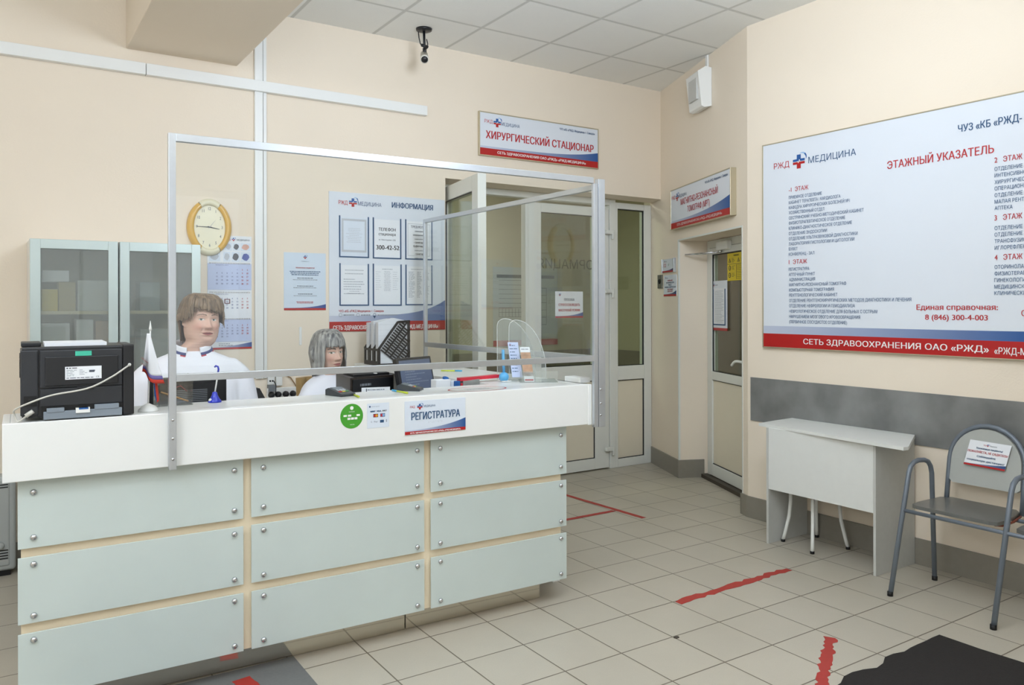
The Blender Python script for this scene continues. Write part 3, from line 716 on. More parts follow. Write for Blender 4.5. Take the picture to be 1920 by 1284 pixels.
# information board on the back wall
FI = Frame((1.986, YB - .008, 1.323), (1, 0, 0), (0, 0, 1)); zi = Z(510, 340, .2336)
t = thing('information_board', 'white board headed ИНФОРМАЦИЯ with six blue edged pockets on the back wall', 'notice board', (2.44, YB, 1.323))
w = MB(); w.fbox(FI, 0, .925, 0, .992, -.008, 0, M_sign); w.build('board', t, bevel=.002)
w = MB()
put(w, FI, zi, 'РЖД', (534, 182), (606, 187), .028, M_redtxt, .004); emblem(w, FI, *FI.px(*zi(649, 170)), .075); put(w, FI, zi, 'МЕДИЦИНА', (690, 192), (877, 200), .028, M_navy); put(w, FI, zi, 'ИНФОРМАЦИЯ', (962, 210), (1290, 226), .040, M_navy, .016)
put(w, FI, zi, 'ЧУЗ «КБ «РЖД Медицина» г. Самара»', (536, 1050), (897, 1046), .017, M_redtxt, .004)
for x_, s_, e_ in ((549, '8 (846) 300-4-003', 660), (690, 'www.ckbrzd.ru', 793), (822, 'г. Самара, ул. Агибалова, д. 12', 1008)):
    a, b = FI.px(*zi(x_, 1073)); pts = ellipse(a, b, .013, .013, 20)
    for i in range(20):
        p, q = pts[i], pts[(i + 1) % 20]; k = .8
        w.add([FI.p(*p, .002), FI.p(*q, .002), FI.p(a + (q[0] - a) * k, b + (q[1] - b) * k, .002), FI.p(a + (p[0] - a) * k, b + (p[1] - b) * k, .002)], [(0, 1, 2, 3)], M_navy if x_ == 822 else M_greytxt)
    if x_ == 822: w.poly(FI, [(a - .012, b - .004), (a, b - .026), (a + .012, b - .004)], .002, M_navy)
    a, b = FI.px(*zi(x_ + 24, 1077)); a1, _ = FI.px(*zi(e_, 1077)); lines(w, FI, a, a1, b, b, 1, .008, M_greytxt, .002, False, .02)
w.build('lettering', t)
w = MB(); w.rect(FI, 0, .925, 0, .070, .0012, M_red); put(w, FI, zi, BAND, (490, 1192), (1330, 1172), .030, M_whitetxt, .014, .0022); w.build('red_band', t)
wave(FI, 0, .925, .070, .112, .225, t, grad('print_wave_board', (205, 210, 225), (30, 84, 150), 0), 5.0)
PK = [(537, 778, 272, 612), (808, 1037, 288, 622), (1068, 1287, 304, 630), (540, 778, 656, 998), (808, 1040, 660, 998), (1070, 1287, 668, 994)]
M_pocket = glass('pocket_film', (.97, .98, .99), 1.4)
info = []
for k, (x0, x1, y0, y1) in enumerate(PK):
    a0, bt = FI.px(*zi(x0, y0)); a1, bb = FI.px(*zi(x1, y1)); _, b2 = FI.px(*zi(x0, y1)); bb = (bb + b2) / 2
    w = MB(); e = .009
    w.fbox(FI, a0, a0 + e, bb, bt, 0, .004, M_navy); w.fbox(FI, a1 - e, a1, bb, bt, 0, .004, M_navy); w.fbox(FI, a0 + e, a1 - e, bb, bb + e, 0, .004, M_navy)
    w.build('pocket', t)
    info.append((a0 + e + .002, a1 - e - .002, bb + e, bt))
LBL = ['pale certificate with a grey border in the upper left board pocket', 'sheet with large number 300-42-52 in the upper middle board pocket', 'vacancy sheet with bold centred lines in the upper right board pocket', 'sheet of short text lines in the lower left board pocket', 'pale timetable sheet in the lower middle board pocket', 'two column price sheet in the lower right board pocket']
for k, (a0, a1, b0, b1) in enumerate(info):
    s = thing('paper_sheet', LBL[k], 'paper', tuple(FI.p((a0 + a1) / 2, b0, 0)), 'sheets in the pockets of the information board')
    w = MB(); w.fbox(FI, a0, a1, b0, b1 - .012, .0004, .0014, M_paper if k != 0 else M_paper_b); w.build('sheet', s)
    w = MB(); c = .0022; cm = (a0 + a1) / 2; W_ = a1 - a0
    if k == 0:
        for q in ((a0 + .008, a0 + .022, b0 + .03, b1 - .02), (a1 - .022, a1 - .008, b0 + .03, b1 - .02), (a0 + .022, a1 - .022, b0 + .03, b0 + .045), (a0 + .022, a1 - .022, b1 - .035, b1 - .02)): w.rect(FI, *q, c, M_faint)
        lines(w, FI, a0 + .04, a1 - .04, b1 - .09, b0 + .1, 9, .003, M_faint, c, True)
    elif k == 1:
        w.text(FI, 'ТЕЛЕФОН', 0, b1 - .095, 0, .023, M_blacktxt, c, .006, asp=.9, center=cm); w.text(FI, 'стационара', 0, b1 - .128, 0, .021, M_blacktxt, c, .004, asp=.85, center=cm)
        w.text(FI, 'ул. Ново-Садовая, 222Б', 0, b1 - .165, 0, .011, M_darktxt, c, 0, asp=.8, center=cm); w.text(FI, '300-42-52', a0 + .016, b1 - .232, a1 - .006, .034, M_blacktxt, c, .012)
    elif k == 2:
        for q in ((a0 + .01, a0 + .012, b0 + .02, b1 - .03), (a1 - .012, a1 - .01, b0 + .02, b1 - .03), (a0 + .01, a1 - .01, b0 + .02, b0 + .022), (a0 + .01, a1 - .01, b1 - .032, b1 - .03)): w.rect(FI, *q, c, M_greytxt)
        for i, (s_, hh, m_) in enumerate((('ТРЕБУЮТСЯ', .019, M_darktxt), ('санитарки', .012, M_darktxt), ('операционные', .012, M_darktxt), ('график работы', .009, M_greytxt), ('- санитары', .015, M_blacktxt), ('буфетчица', .016, M_blacktxt), ('график работы', .009, M_greytxt), ('- санитар', .015, M_blacktxt), ('график работы', .009, M_greytxt))):
            w.text(FI, s_, 0, b1 - .062 - i * .0285, 0, hh, m_, c, .008, asp=.85, center=cm)
    elif k == 3:
        lines(w, FI, a0 + .02, a1 - .02, b1 - .05, b1 - .075, 2, .004, M_greytxt, c, True, .2); lines(w, FI, a0 + .02, a1 - .02, b1 - .115, b1 - .185, 5, .004, M_greytxt, c, False, .5); lines(w, FI, a0 + .02, a1 - .02, b1 - .2, b1 - .215, 2, .003, M_greytxt, c, True, .6); lines(w, FI, a0 + .02, a1 - .02, b0 + .075, b0 + .075, 1, .004, M_greytxt, c, True, .1)
    elif k == 4:
        lines(w, FI, a0 + .06, a1 - .06, b1 - .04, b1 - .04, 1, .004, M_greytxt, c, True, .1); lines(w, FI, a0 + .075, a1 - .075, b1 - .055, b0 + .10, 20, .003, M_faint, c, True, .3); lines(w, FI, a0 + .012, a0 + .06, b1 - .06, b0 + .11, 9, .003, M_faint, c); lines(w, FI, a1 - .06, a1 - .012, b1 - .06, b0 + .11, 9, .003, M_faint, c)
    else:
        lines(w, FI, a0 + .03, a1 - .03, b1 - .035, b1 - .035, 1, .004, M_greytxt, c, True, .1); lines(w, FI, a0 + .014, a0 + .07, b1 - .055, b0 + .05, 24, .003, M_greytxt, c); lines(w, FI, a0 + .085, a0 + .13, b1 - .055, b0 + .05, 24, .003, M_greytxt, c); lines(w, FI, a0 + .145, a1 - .015, b1 - .055, b0 + .05, 24, .003, M_greytxt, c)
    w.build('print', s)

# poster left of the board
FN = Frame((1.667, YB - .003, 1.476), (1, 0, 0), (0, 0, 1)); W_, H_ = .296, .397
t = thing('notice_poster', 'pale blue notice with a red and blue foot left of the information board', 'poster', (1.815, YB, 1.476))
w = MB(); w.fbox(FN, 0, W_, 0, H_, -.003, 0, mat('poster_pale_blue', (214, 226, 238), .45, noise=.02)); w.build('sheet', t)
w = MB(); emblem(w, FN, W_ / 2, H_ - .03, .03); w.text(FN, 'РЖД-Медицина', 0, H_ - .062, 0, .006, M_greytxt, asp=.9, center=W_ / 2)
w.text(FN, 'УВАЖАЕМЫЕ ПАЦИЕНТЫ!', 0, H_ - .108, 0, .008, M_redtxt, bold=.01, asp=.95, center=W_ / 2)
lines(w, FN, .03, W_ - .03, H_ - .132, H_ - .155, 3, .005, M_navy, .002, True, .25)
for b in (.22, .165, .11): lines(w, FN, .09, W_ - .09, b, b, 1, .004, M_darktxt, .002, True, .2); lines(w, FN, .06, W_ - .06, b - .012, b - .012, 1, .004, M_greytxt, .002, True, .2)
lines(w, FN, .085, W_ - .085, .056, .048, 2, .004, M_redtxt, .002, True, .1)
w.build('lettering', t)
w = MB(); w.rect(FN, 0, W_, 0, .014, .001, M_red); w.build('red_band', t)
wave(FN, 0, W_, .014, .016, .042, t, grad('print_wave_poster', (120, 110, 160), (36, 80, 150), 0), 3.0)

# wall calendar
FK = Frame((1.168, YB - .004, 1.222), (1, 0, 0), (0, 0, 1)); W_ = .282
t = thing('wall_calendar', 'three block wall calendar with pale blue month pages below the clock', 'calendar', (1.31, YB, 1.222))
w = MB(); w.fbox(FK, 0, W_, 0, .745, -.004, 0, M_paper); w.build('back_card', t)
w = MB()
w.text(FK, 'РЖД', .115, .715, .145, .012, M_redtxt, bold=.01); emblem(w, FK, .165, .722, .028); w.text(FK, 'МЕДИЦИНА', .185, .715, .27, .011, M_darktxt)
MG = [mat('photo_grey', (188, 192, 198), .5, noise=.25, scale=25), mat('photo_skin', (222, 176, 160), .5, noise=.25, scale=25), mat('photo_blue', (92, 104, 168), .5, noise=.3, scale=25), mat('photo_dark', (84, 84, 90), .5, noise=.4, scale=30)]
for i, (a0, a1, b0, b1, k) in enumerate(((.11, .155, .648, .70, 0), (.16, .205, .648, .70, 0), (.21, .275, .648, .70, 1), (.01, .08, .575, .64, 0), (.1, .145, .575, .64, 0), (.152, .205, .575, .64, 0), (.212, .275, .575, .64, 0))):
    w.rect(FK, a0, a1, b0, b1, .001, M_paper_b)
    w.poly(FK, [((a0 + a1) / 2 + (a1 - a0) * .38 * math.cos(q * .7) * (1 + .2 * math.sin(3 * q)), (b0 + b1) / 2 + (b1 - b0) * .38 * math.sin(q * .7)) for q in range(9)], .0016, MG[(0, 3, 1, 0, 0, 3, 2)[i]])
w.build('photo_strip', t)
DAYS = [(4, 31, .39, .57, 'ЯНВАРЬ 2021', True), (0, 28, .215, .38, 'ФЕВРАЛЬ 2021', False), (0, 31, .05, .205, 'МАРТ 2021', True)]
M_month = mat('calendar_pale_blue', (198, 208, 236), .5, noise=.02); M_monthtxt = mat('print_violet_grey', (120, 126, 165), .5)
for off, nd, b0, b1, nm, blue in DAYS:
    w = MB(); w.fbox(FK, .002, W_ - .002, b0, b1 - .008, .001, .003, M_month if blue else M_paper)
    w.text(FK, nm, .05, b1 - .022, .13, .007, M_monthtxt, .0045)
    for i in range(30): w.fbox(FK, .012 + i * .0088, .015 + i * .0088, b1 - .012, b1 - .002, .003, .005, M_chrome)
    for d_ in range(1, nd + 1):
        k = off + d_ - 1; r_, q = divmod(k, 7); x = .058 + q * .0325; y = b1 - .052 - r_ * (b1 - b0 - .055) / 5.4
        w.text(FK, str(d_), 0, y, 0, .0105, M_redtxt if q > 4 else M_monthtxt, .0045, .01, asp=.9, center=x)
    w.build('month_block', t)
w = MB(); x, y = .123, .315
for q in ((x - .018, x - .013, y - .015, y + .015), (x + .013, x + .018, y - .015, y + .015), (x - .013, x + .013, y + .011, y + .015), (x - .013, x + .013, y - .015, y - .011)): w.fbox(FK, *q, .006, .0075, mat('marker_maroon', (110, 40, 50), .5))
w.build('date_marker', t)
w = MB(); w.rect(FK, .0, W_, .0, .012, .001, M_red); lines(w, FK, .07, .14, .034, .034, 1, .005, M_greytxt, .002, False, .02); lines(w, FK, .07, .165, .023, .023, 1, .005, M_greytxt, .002, False, .02); w.build('red_band', t)
wave(FK, 0, W_, .012, .014, .045, t, grad('print_wave_calendar', (220, 220, 230), (36, 80, 150), 0), 2.0)

# oval wall clock
CLX, CLZ = 1.18, 2.016
t = thing('wall_clock', 'oval wall clock with amber side bands and a cream dial', 'clock', (CLX, YB, CLZ - .18))
FW = Frame((CLX, YB - .0, CLZ), (1, 0, 0), (0, 0, 1))
M_amber = mat('amber_plastic', (226, 176, 66), .3, noise=.1, scale=20, coat=.3); M_cream = mat('cream_plastic', (236, 228, 196), .35)
def oring(w, rx0, ry0, rx1, ry1, c0, c1, m, a0, a1, n=28):
    rows_ = []
    for i in range(n + 1):
        g = math.radians(a0 + (a1 - a0) * i / n); cs, sn = math.cos(g), math.sin(g)
        rows_.append([FW.p(rx0 * cs, ry0 * sn, c0), FW.p(rx0 * cs, ry0 * sn, c1), FW.p((rx0 + rx1) / 2 * cs, (ry0 + ry1) / 2 * sn, c1 + .012), FW.p(rx1 * cs, ry1 * sn, c1 * .6), FW.p(rx1 * cs, ry1 * sn, c0)])
    w.grid(rows_, m)
w = MB(); oring(w, .098, .142, .138, .178, 0, .03, M_amber, -60, 60); w.build('side_band', t)
w = MB(); oring(w, .098, .142, .138, .178, 0, .03, M_amber, 120, 240); w.build('side_band', t)
w = MB(); oring(w, .098, .142, .132, .184, 0, .028, M_cream, 60, 120); oring(w, .098, .142, .132, .184, 0, .028, M_cream, 240, 300); w.build('case', t)
w = MB(); w.prism([FW.p(a, b, 0) for a, b in ellipse(0, 0, .1, .144)], FW.n * .016, M_cream); w.build('dial', t)
w = MB()
for k in range(1, 13):
    g = math.radians(90 - 30 * k); w.text(FW, str(k), 0, .118 * math.sin(g) - .008, 0, .02, M_darktxt, .0175, asp=.75, center=.078 * math.cos(g))
w.build('numerals', t)
def hand(a, l, wd, m, c):
    g = math.radians(a); dx, dy = math.cos(g), math.sin(g)
    q = MB(); q.add([FW.p(-dx * .012 - dy * wd, -dy * .012 + dx * wd, c), FW.p(-dx * .012 + dy * wd, -dy * .012 - dx * wd, c), FW.p(dx * l + dy * wd * .4, dy * l - dx * wd * .4, c), FW.p(dx * l - dy * wd * .4, dy * l + dx * wd * .4, c)], [(0, 1, 2, 3)], m); return q
hand(-10, .062, .004, M_blacktxt, .019).build('hour_hand', t); hand(179, .085, .003, M_blacktxt, .0205).build('minute_hand', t); hand(52, .06, .0012, M_greytxt, .022).build('second_hand', t)

# plates beside the scanner doorway
FP = Frame(slant(.075, -.018, 1.802), (T2.x, T2.y, 0), (0, 0, 1))
t = thing('room_plate', 'small curved room plate numbered 122 on the slanted wall', 'sign', tuple(FP.p(.15, 0, -.018)))
w = MB(); w.fbox(FP, .012, .285, 0, .118, -.018, 0, M_sign); w.build('plate', t); w = MB(); w.fbox(FP, 0, .012, -.004, .122, -.018, .006, M_alu); w.fbox(FP, .285, .305, -.004, .122, -.018, .006, M_alu); w.build('end_clip', t, bevel=.002)
w = MB(); emblem(w, FP, .07, .097, .022); w.text(FP, 'МЕДИЦИНА', .085, .092, .135, .008, M_darktxt); w.text(FP, '122', .05, .048, .11, .032, M_redtxt, bold=.01); w.text(FP, '✔', .165, .058, .185, .018, mat('print_green', (40, 130, 70), .5)) ; w.rect(FP, .012, .285, 0, .012, .001, M_red); w.build('lettering', t)
wave(FP, .012, .285, .012, .014, .034, t, grad('print_wave_plate', (150, 90, 110), (36, 60, 110), 1, True), 3.0)
FP = Frame(slant(.085, -.004, 1.587), (T2.x, T2.y, 0), (0, 0, 1))
t = thing('notice_plate', 'small notice with red and dark lines under the room plate', 'sign', tuple(FP.p(.16, 0, -.004)))
w = MB(); w.fbox(FP, 0, .31, 0, .19, -.004, 0, M_sign); w.build('plate', t)
w = MB(); emblem(w, FP, .05, .165, .022); w.text(FP, 'МЕДИЦИНА', .065, .16, .115, .008, M_darktxt)
for s_, b, m_ in (('ВНИМАНИЕ!', .135, M_redtxt), ('МАГНИТНОЕ ПОЛЕ', .115, M_navy), ('ВХОД С', .095, M_navy), ('КАРДИОСТИМУЛЯТОРОМ', .075, M_navy), ('ВОСПРЕЩЕН', .055, M_redtxt), ('ПЕРСОНАЛУ', .037, M_redtxt)): w.text(FP, s_, 0, b, 0, .012, m_, bold=.012, asp=1.25, center=.165)
w.rect(FP, 0, .31, 0, .016, .001, M_red); w.build('lettering', t)
wave(FP, 0, .31, .016, .018, .05, t, grad('print_wave_plate2', (150, 160, 180), (36, 60, 110), 1, True), 3.0)
FP = Frame(slant(-.06, -.012, 1.662), (T2.x, T2.y, 0), (0, 0, 1))
t = thing('key_switch', 'small grey metal key switch plate left of the notice', 'switch', tuple(FP.p(.06, 0, -.012)))
w = MB(); w.fbox(FP, 0, .115, 0, .125, -.012, 0, mat('dark_steel', (120, 118, 108), .4, .7)); w.build('plate', t, bevel=.003)
w = MB(); w.lathe(FP.p(.057, .065, 0), [(.022, 0), (.022, .006), (.008, .007), (.008, .003)], M_dark, 16, axis=FP.n); w.build('keyhole', t)
# ------------------------------------------------------------------ notices on the doors
FDN = Frame((0, 5.61 - .002 + .07 * .45 - .03, 0), (1, 0, 0), (0, 0, 1))
def bb(F, x0, y0, x1, y1):
    a0, b1 = F.px(x0, y0); a1, b0 = F.px(x1, y1); return a0, a1, b0, b1
a0, a1, b0, b1 = bb(FDN, 1041, 546, 1093, 585)
t = thing('door_notice', 'white notice with red mask rule text taped inside the glass of the double door', 'notice', tuple(FDN.p((a0 + a1) / 2, b0)))
w = MB(); w.fbox(FDN, a0, a1, b0 - .05, b1, -.001, 0, M_paper); w.build('sheet', t)
w = MB(); cm = (a0 + a1) / 2; h = b1 - b0
emblem(w, FDN, a0 + .05, b1 - .03, .03); w.text(FDN, 'ПРОСЬБА', 0, b0 + h * .55, 0, .022, M_darktxt, .0015, .01, asp=.8, center=cm); w.text(FDN, 'СТРОГО СОБЛЮДАТЬ', 0, b0 + h * .30, 0, .022, M_redtxt, .0015, .012, asp=.72, center=cm); w.text(FDN, 'МАСОЧНЫЙ РЕЖИМ', 0, b0 + h * .04, 0, .022, M_redtxt, .0015, .012, asp=.78, center=cm)
w.rect(FDN, a0, a1, b0 - .05, b0 - .035, .001, M_red); w.build('lettering', t)
wave(FDN, a0, a1, b0 - .035, b0 - .033, b0, t, grad('print_wave_doornotice', (170, 180, 200), (36, 80, 150), 0), 3.0)
# large dark letters on the far side of the glass, seen from behind
w = MB()
F0 = Frame((0, 5.61 + .05, 0), (-1, 0, 0), (0, 0, 1)); F0.n = Vector((0, 1, 0))
a1_, b_ = -4.56, 1.835
w.text(F0, 'ФОРМАЦИЯ', -4.72, b_, -3.995, .085, mat('print_olive', (92, 92, 70), .5), .0, -.01)
w.build('glass_lettering', d1)
# plan poster on the far corridor wall
t = thing('evacuation_plan', 'framed evacuation plan with a red foot on the far corridor wall behind the open door', 'poster', (5.5, 8.0, 1.2))
FE = Frame((4.98, 7.98, 1.02), (1, 0, 0), (0, 0, 1))
w = MB(); w.fbox(FE, 0, .95, 0, .95, -.004, 0, mat('plan_paper', (196, 204, 200), .5)); w.build('sheet', t)
w = MB(); Mpl = mat('print_plan', (105, 112, 112), .6)
for k in range(9): w.rect(FE, .08, .55, .35 + k * .055, .354 + k * .055, .001, Mpl)
for k in range(11): w.rect(FE, .08 + k * .047, .084 + k * .047, .35, .45, .001, Mpl)
for k in range(6): w.rect(FE, .62, .78, .25 + k * .09, .255 + k * .09, .001, Mpl)
w.rect(FE, .62, .625, .25, .7, .001, Mpl); w.rect(FE, .775, .78, .25, .7, .001, Mpl); w.rect(FE, .05, .9, .82, .86, .001, Mpl); w.rect(FE, 0, .95, 0, .07, .001, M_red)
w.build('print', t)

# ------------------------------------------------------------------ door_2: glazed door of the scanner room with closer
d2 = bpy.data.objects.new('door_2', None); COL.objects.link(d2); d2.location = tuple(slant(1.05, .27)); d2['kind'] = 'structure'
FS = Frame(slant(0, .262, 0), (T2.x, T2.y, 0), (0, 0, 1))
f = MB(); f.fbox(FS, SN0 + .004, SN0 + .055, .015, ZN - .004, -.06, 0, M_pvc); f.fbox(FS, SN0 + .055, SN1 - .01, 1.998, ZN - .004, -.06, 0, M_pvc); f.fbox(FS, SN1 - .055, SN1 - .004, .015, 1.998, -.06, 0, M_pvc)
f.build('door_frame', d2, bevel=.003)
leaf(d2, Frame(slant(0, .255, 0), (T2.x, T2.y, 0), (0, 0, 1)), SN0 + .055, SN1 - .056, .035, 1.996, .06, .935, .862, stile=.06, top=.055)
w = MB(); slab(w, SN0, SN1, .2, .34, 0, .03, mat('dark_threshold', (70, 62, 52), .6)); w.build('threshold', d2)
c = MB(); c.fbox(FS, .72, .93, 1.965, 2.035, .0, .045, M_white); c.lathe(FS.p(.76, 1.965, .022), [(.014, -.02), (.014, 0)], M_chrome, 12); c.build('door_closer', d2, bevel=.006)
c = MB(); c.tube([FS.p(.76, 1.95, .022), FS.p(.62, 1.94, .12), FS.p(.47, 1.945, .215)], .006, M_chrome, 8); c.tube([FS.p(.47, 1.945, .215), FS.p(.72, 1.952, .06)], .005, M_chrome, 8); c.build('closer_arm', d2)
c = MB(); c.tube(spline([FS.p(1.27, 1.05, .05), FS.p(1.20, 1.06, .055), FS.p(1.10, 1.055, .055), FS.p(1.03, 1.02, .05)]), .011, M_white, 10); c.lathe(FS.p(1.27, 1.05, -.01), [(.016, 0), (.016, .06)], M_white, 12, axis=FS.n); c.build('door_handle', d2)
dq = slant(1.45, 1.2)
w = MB(); slab(w, 1.17, 1.7, 1.15, 1.45, 0, 1.95, mat('dark_block', (52, 58, 56), .5)); w.build('dark_block', loc=tuple(dq), label='tall dark block added behind the glass of the scanner room door', cat='cabinet')  # block added to darken the right part of the door glass
FY = Frame(slant(0, .272, 0), (T2.x, T2.y, 0), (0, 0, 1))
M_yel = mat('warning_yellow', (226, 200, 28), .45, noise=.03)
t = thing('warning_sticker', 'yellow warning sticker with black symbols at the top of the scanner room door glass', 'sticker', tuple(FY.p(1.0, 1.705)))
w = MB(); y0, y1, x0, x1 = 1.705, 1.93, .828, 1.16; w.fbox(FY, x0, x1, y0, y1, 0, .001, M_yel); w.build('sheet', t)
w = MB(); c = .0018
w.text(FY, 'ВНИМАНИЕ', 0, y1 - .026, 0, .013, M_blacktxt, c, .01, asp=.9, center=(x0 + x1) / 2)
for cx_ in (x0 + .045, x0 + .205): w.poly(FY, [(cx_ - .024, y1 - .075), (cx_ + .024, y1 - .075), (cx_, y1 - .038)], c, M_blacktxt); w.poly(FY, [(cx_ - .014, y1 - .071), (cx_ + .014, y1 - .071), (cx_, y1 - .049)], c + .0005, M_yel); w.rect(FY, cx_ - .003, cx_ + .003, y1 - .069, y1 - .057, c + .001, M_blacktxt)
for b in (y1 - .12, y1 - .18): w.poly(FY, ellipse(x0 + .045, b, .023, .021, 20), c, M_blacktxt); w.poly(FY, ellipse(x0 + .045, b, .015, .014, 16), c + .0005, M_yel); w.rect(FY, x0 + .028, x0 + .062, b - .002, b + .002, c + .001, M_blacktxt); lines(w, FY, x0 + .085, x0 + .15, b + .014, b - .014, 4, .003, M_blacktxt, c)
for a_ in (x0 + .085, x0 + .245): lines(w, FY, a_, a_ + .06, y1 - .045, y1 - .075, 4, .003, M_blacktxt, c)
lines(w, FY, x0 + .18, x1 - .02, y1 - .1, y0 + .015, 9, .003, M_blacktxt, c, False, .2); w.rect(FY, x0 + .165, x0 + .172, y0 + .01, y1 - .095, c, M_blacktxt); w.rect(FY, x0, x1, y1 - .09, y1 - .087, c, M_blacktxt)
w.build('print', t)
t = thing('notice_holder', 'white notice holder with a dark edged sheet on the scanner room door', 'sign', tuple(FY.p(.67, 1.29)))
w = MB(); x0, x1, y0, y1 = .520, .826, 1.312, 1.712; w.fbox(FY, x0, x1, y0, y1, 0, .004, M_sign); w.build('board', t, bevel=.001)
w = MB(); c = .0065; emblem(w, FY, x0 + .055, y1 - .035, .03, c); w.text(FY, 'МЕДИЦИНА', x0 + .075, y1 - .04, x0 + .13, .01, M_darktxt, c)
w.fbox(FY, x0 + .03, x0 + .042, y0 + .03, y1 - .07, .004, .007, M_navy); w.fbox(FY, x1 - .042, x1 - .03, y0 + .03, y1 - .07, .004, .007, M_navy); w.fbox(FY, x0 + .03, x1 - .03, y0 + .022, y0 + .032, .004, .007, M_navy)
w.build('pocket', t)
w = MB(); w.fbox(FY, x0 + .044, x1 - .044, y0 + .034, y1 - .062, .0042, .0052, M_paper); lines(w, FY, x0 + .075, x1 - .05, y1 - .09, y0 + .05, 22, .003, M_greytxt, .006, False, .35); w.build('sheet', t)
w = MB(); w.fbox(FY, x0 - .005, x1, y0 - .022, y0, 0, .004, M_red); w.build('red_band', t)

# ------------------------------------------------------------------ cable ducts
t = thing('cable_duct', 'long horizontal white cable duct across the back wall below the beam', 'cable duct', (.3, YB, 2.937))
w = MB(); w.box(-2.1, .80, YB - .045, YB, 2.937, 3.008, M_white); w.build('duct', t, bevel=.003); w = MB(); w.box(.803, 2.745, YB - .046, YB, 2.937, 3.008, M_white); w.build('duct', t, bevel=.003)
t = thing('cable_duct', 'wide vertical white cable duct running down the back wall behind the standing woman', 'cable duct', (1.497, YB, 1.0))
MB().box(1.468, 1.522, YB - .026, YB, 1.02, 2.937, M_white).build('lower_duct', t, bevel=.003); MB().box(1.468, 1.522, YB - .026, YB, 3.008, HC, M_white).build('upper_duct', t, bevel=.003)
t = thing('cable_duct', 'narrow vertical white cable duct beside the wide one on the back wall', 'cable duct', (1.536, YB, 1.0))
MB().box(1.527, 1.549, YB - .016, YB, 1.02, 2.937, M_white).build('lower_duct', t, bevel=.002); MB().box(1.527, 1.549, YB - .016, YB, 3.008, HC, M_white).build('upper_duct', t, bevel=.002)
MB().box(1.772, 1.79, YB - .006, YB, 1.235, 1.36, M_white).build('switch_cover', loc=(1.78, YB, 1.235), label='narrow white strip cover on the back wall under the notice poster', cat='switch', bevel=.002)

# speaker with its conduit on the slanted wall
FSP = Frame(slant(.90, -.002, 3.07), (T2.x, T2.y, 0), (0, 0, 1))
t = thing('wall_speaker', 'white wedge shaped wall speaker near the ceiling on the slanted wall', 'speaker', tuple(slant(1.0, -.05, 3.07)))
w = MB()
prof = [(0, .0, .0), (0, .30, .0), (.05, .31, 0), (.115, .27, 0), (.085, .0, 0), (.06, -.012, 0)]
w.prism([FSP.p(.0, b, c) for c, b, _ in prof], FSP.u * .24, M_white); w.build('cabinet', t, bevel=.008)
w = MB(); w.fbox(FSP, .04, .20, .06, .23, .088, .112, mat('speaker_grille', (205, 205, 200), .6, noise=.1, scale=200)); w.build('grille', t, bevel=.003)
w = MB(); w.fbox(FSP, .15, .185, .30, HC - 3.07, 0, .014, M_white); w.build('conduit', t)

# security camera on the ceiling
cp = on_z(795, 54, HC)
t = thing('security_camera', 'small security camera hanging from the ceiling on a black stem', 'camera', (cp.x, cp.y, HC))
w = MB(); w.lathe((cp.x, cp.y, HC - .02), [(.03, 0), (.055, .006), (.058, .02)], M_black, 24); w.build('mount', t)
w = MB(); w.tube([(cp.x, cp.y, HC - .02), (cp.x + .004, cp.y, HC - .165)], .009, M_black, 10); w.tube([(cp.x - .02, cp.y, HC - .12), (cp.x + .03, cp.y, HC - .125)], .011, M_black, 10); w.tube([(cp.x + .004, cp.y, HC - .14), (cp.x + .006, cp.y, HC - .175)], .014, M_black, 10); w.build('stem', t)
dr = Vector((-.35, -.75, -.55)).normalized(); c0 = Vector((cp.x + .015, cp.y + .03, HC - .17))
w = MB(); w.lathe(c0, [(.014, 0), (.026, .004), (.027, .10), (.030, .102), (.030, .13), (.026, .132)], mat('camera_body', (222, 218, 205), .35), 20, axis=dr); w.build('body', t)
w = MB(); w.lathe(c0 + dr * .128, [(.024, 0), (.024, .006), (.016, .012), (.004, .014)], M_black, 20, axis=dr); w.build('lens', t)
w = MB(); w.tube([(cp.x - .045, cp.y, HC - .028), (cp.x - .04, cp.y, HC - .07), (cp.x - .03, cp.y, HC - .11), (cp.x - .015, cp.y, HC - .125)], .004, M_black, 8); w.tube([(cp.x + .02, cp.y, HC - .07), (cp.x + .035, cp.y + .01, HC - .1), (cp.x + .03, cp.y + .02, HC - .135)], .004, M_black, 8); w.build('cable', t)

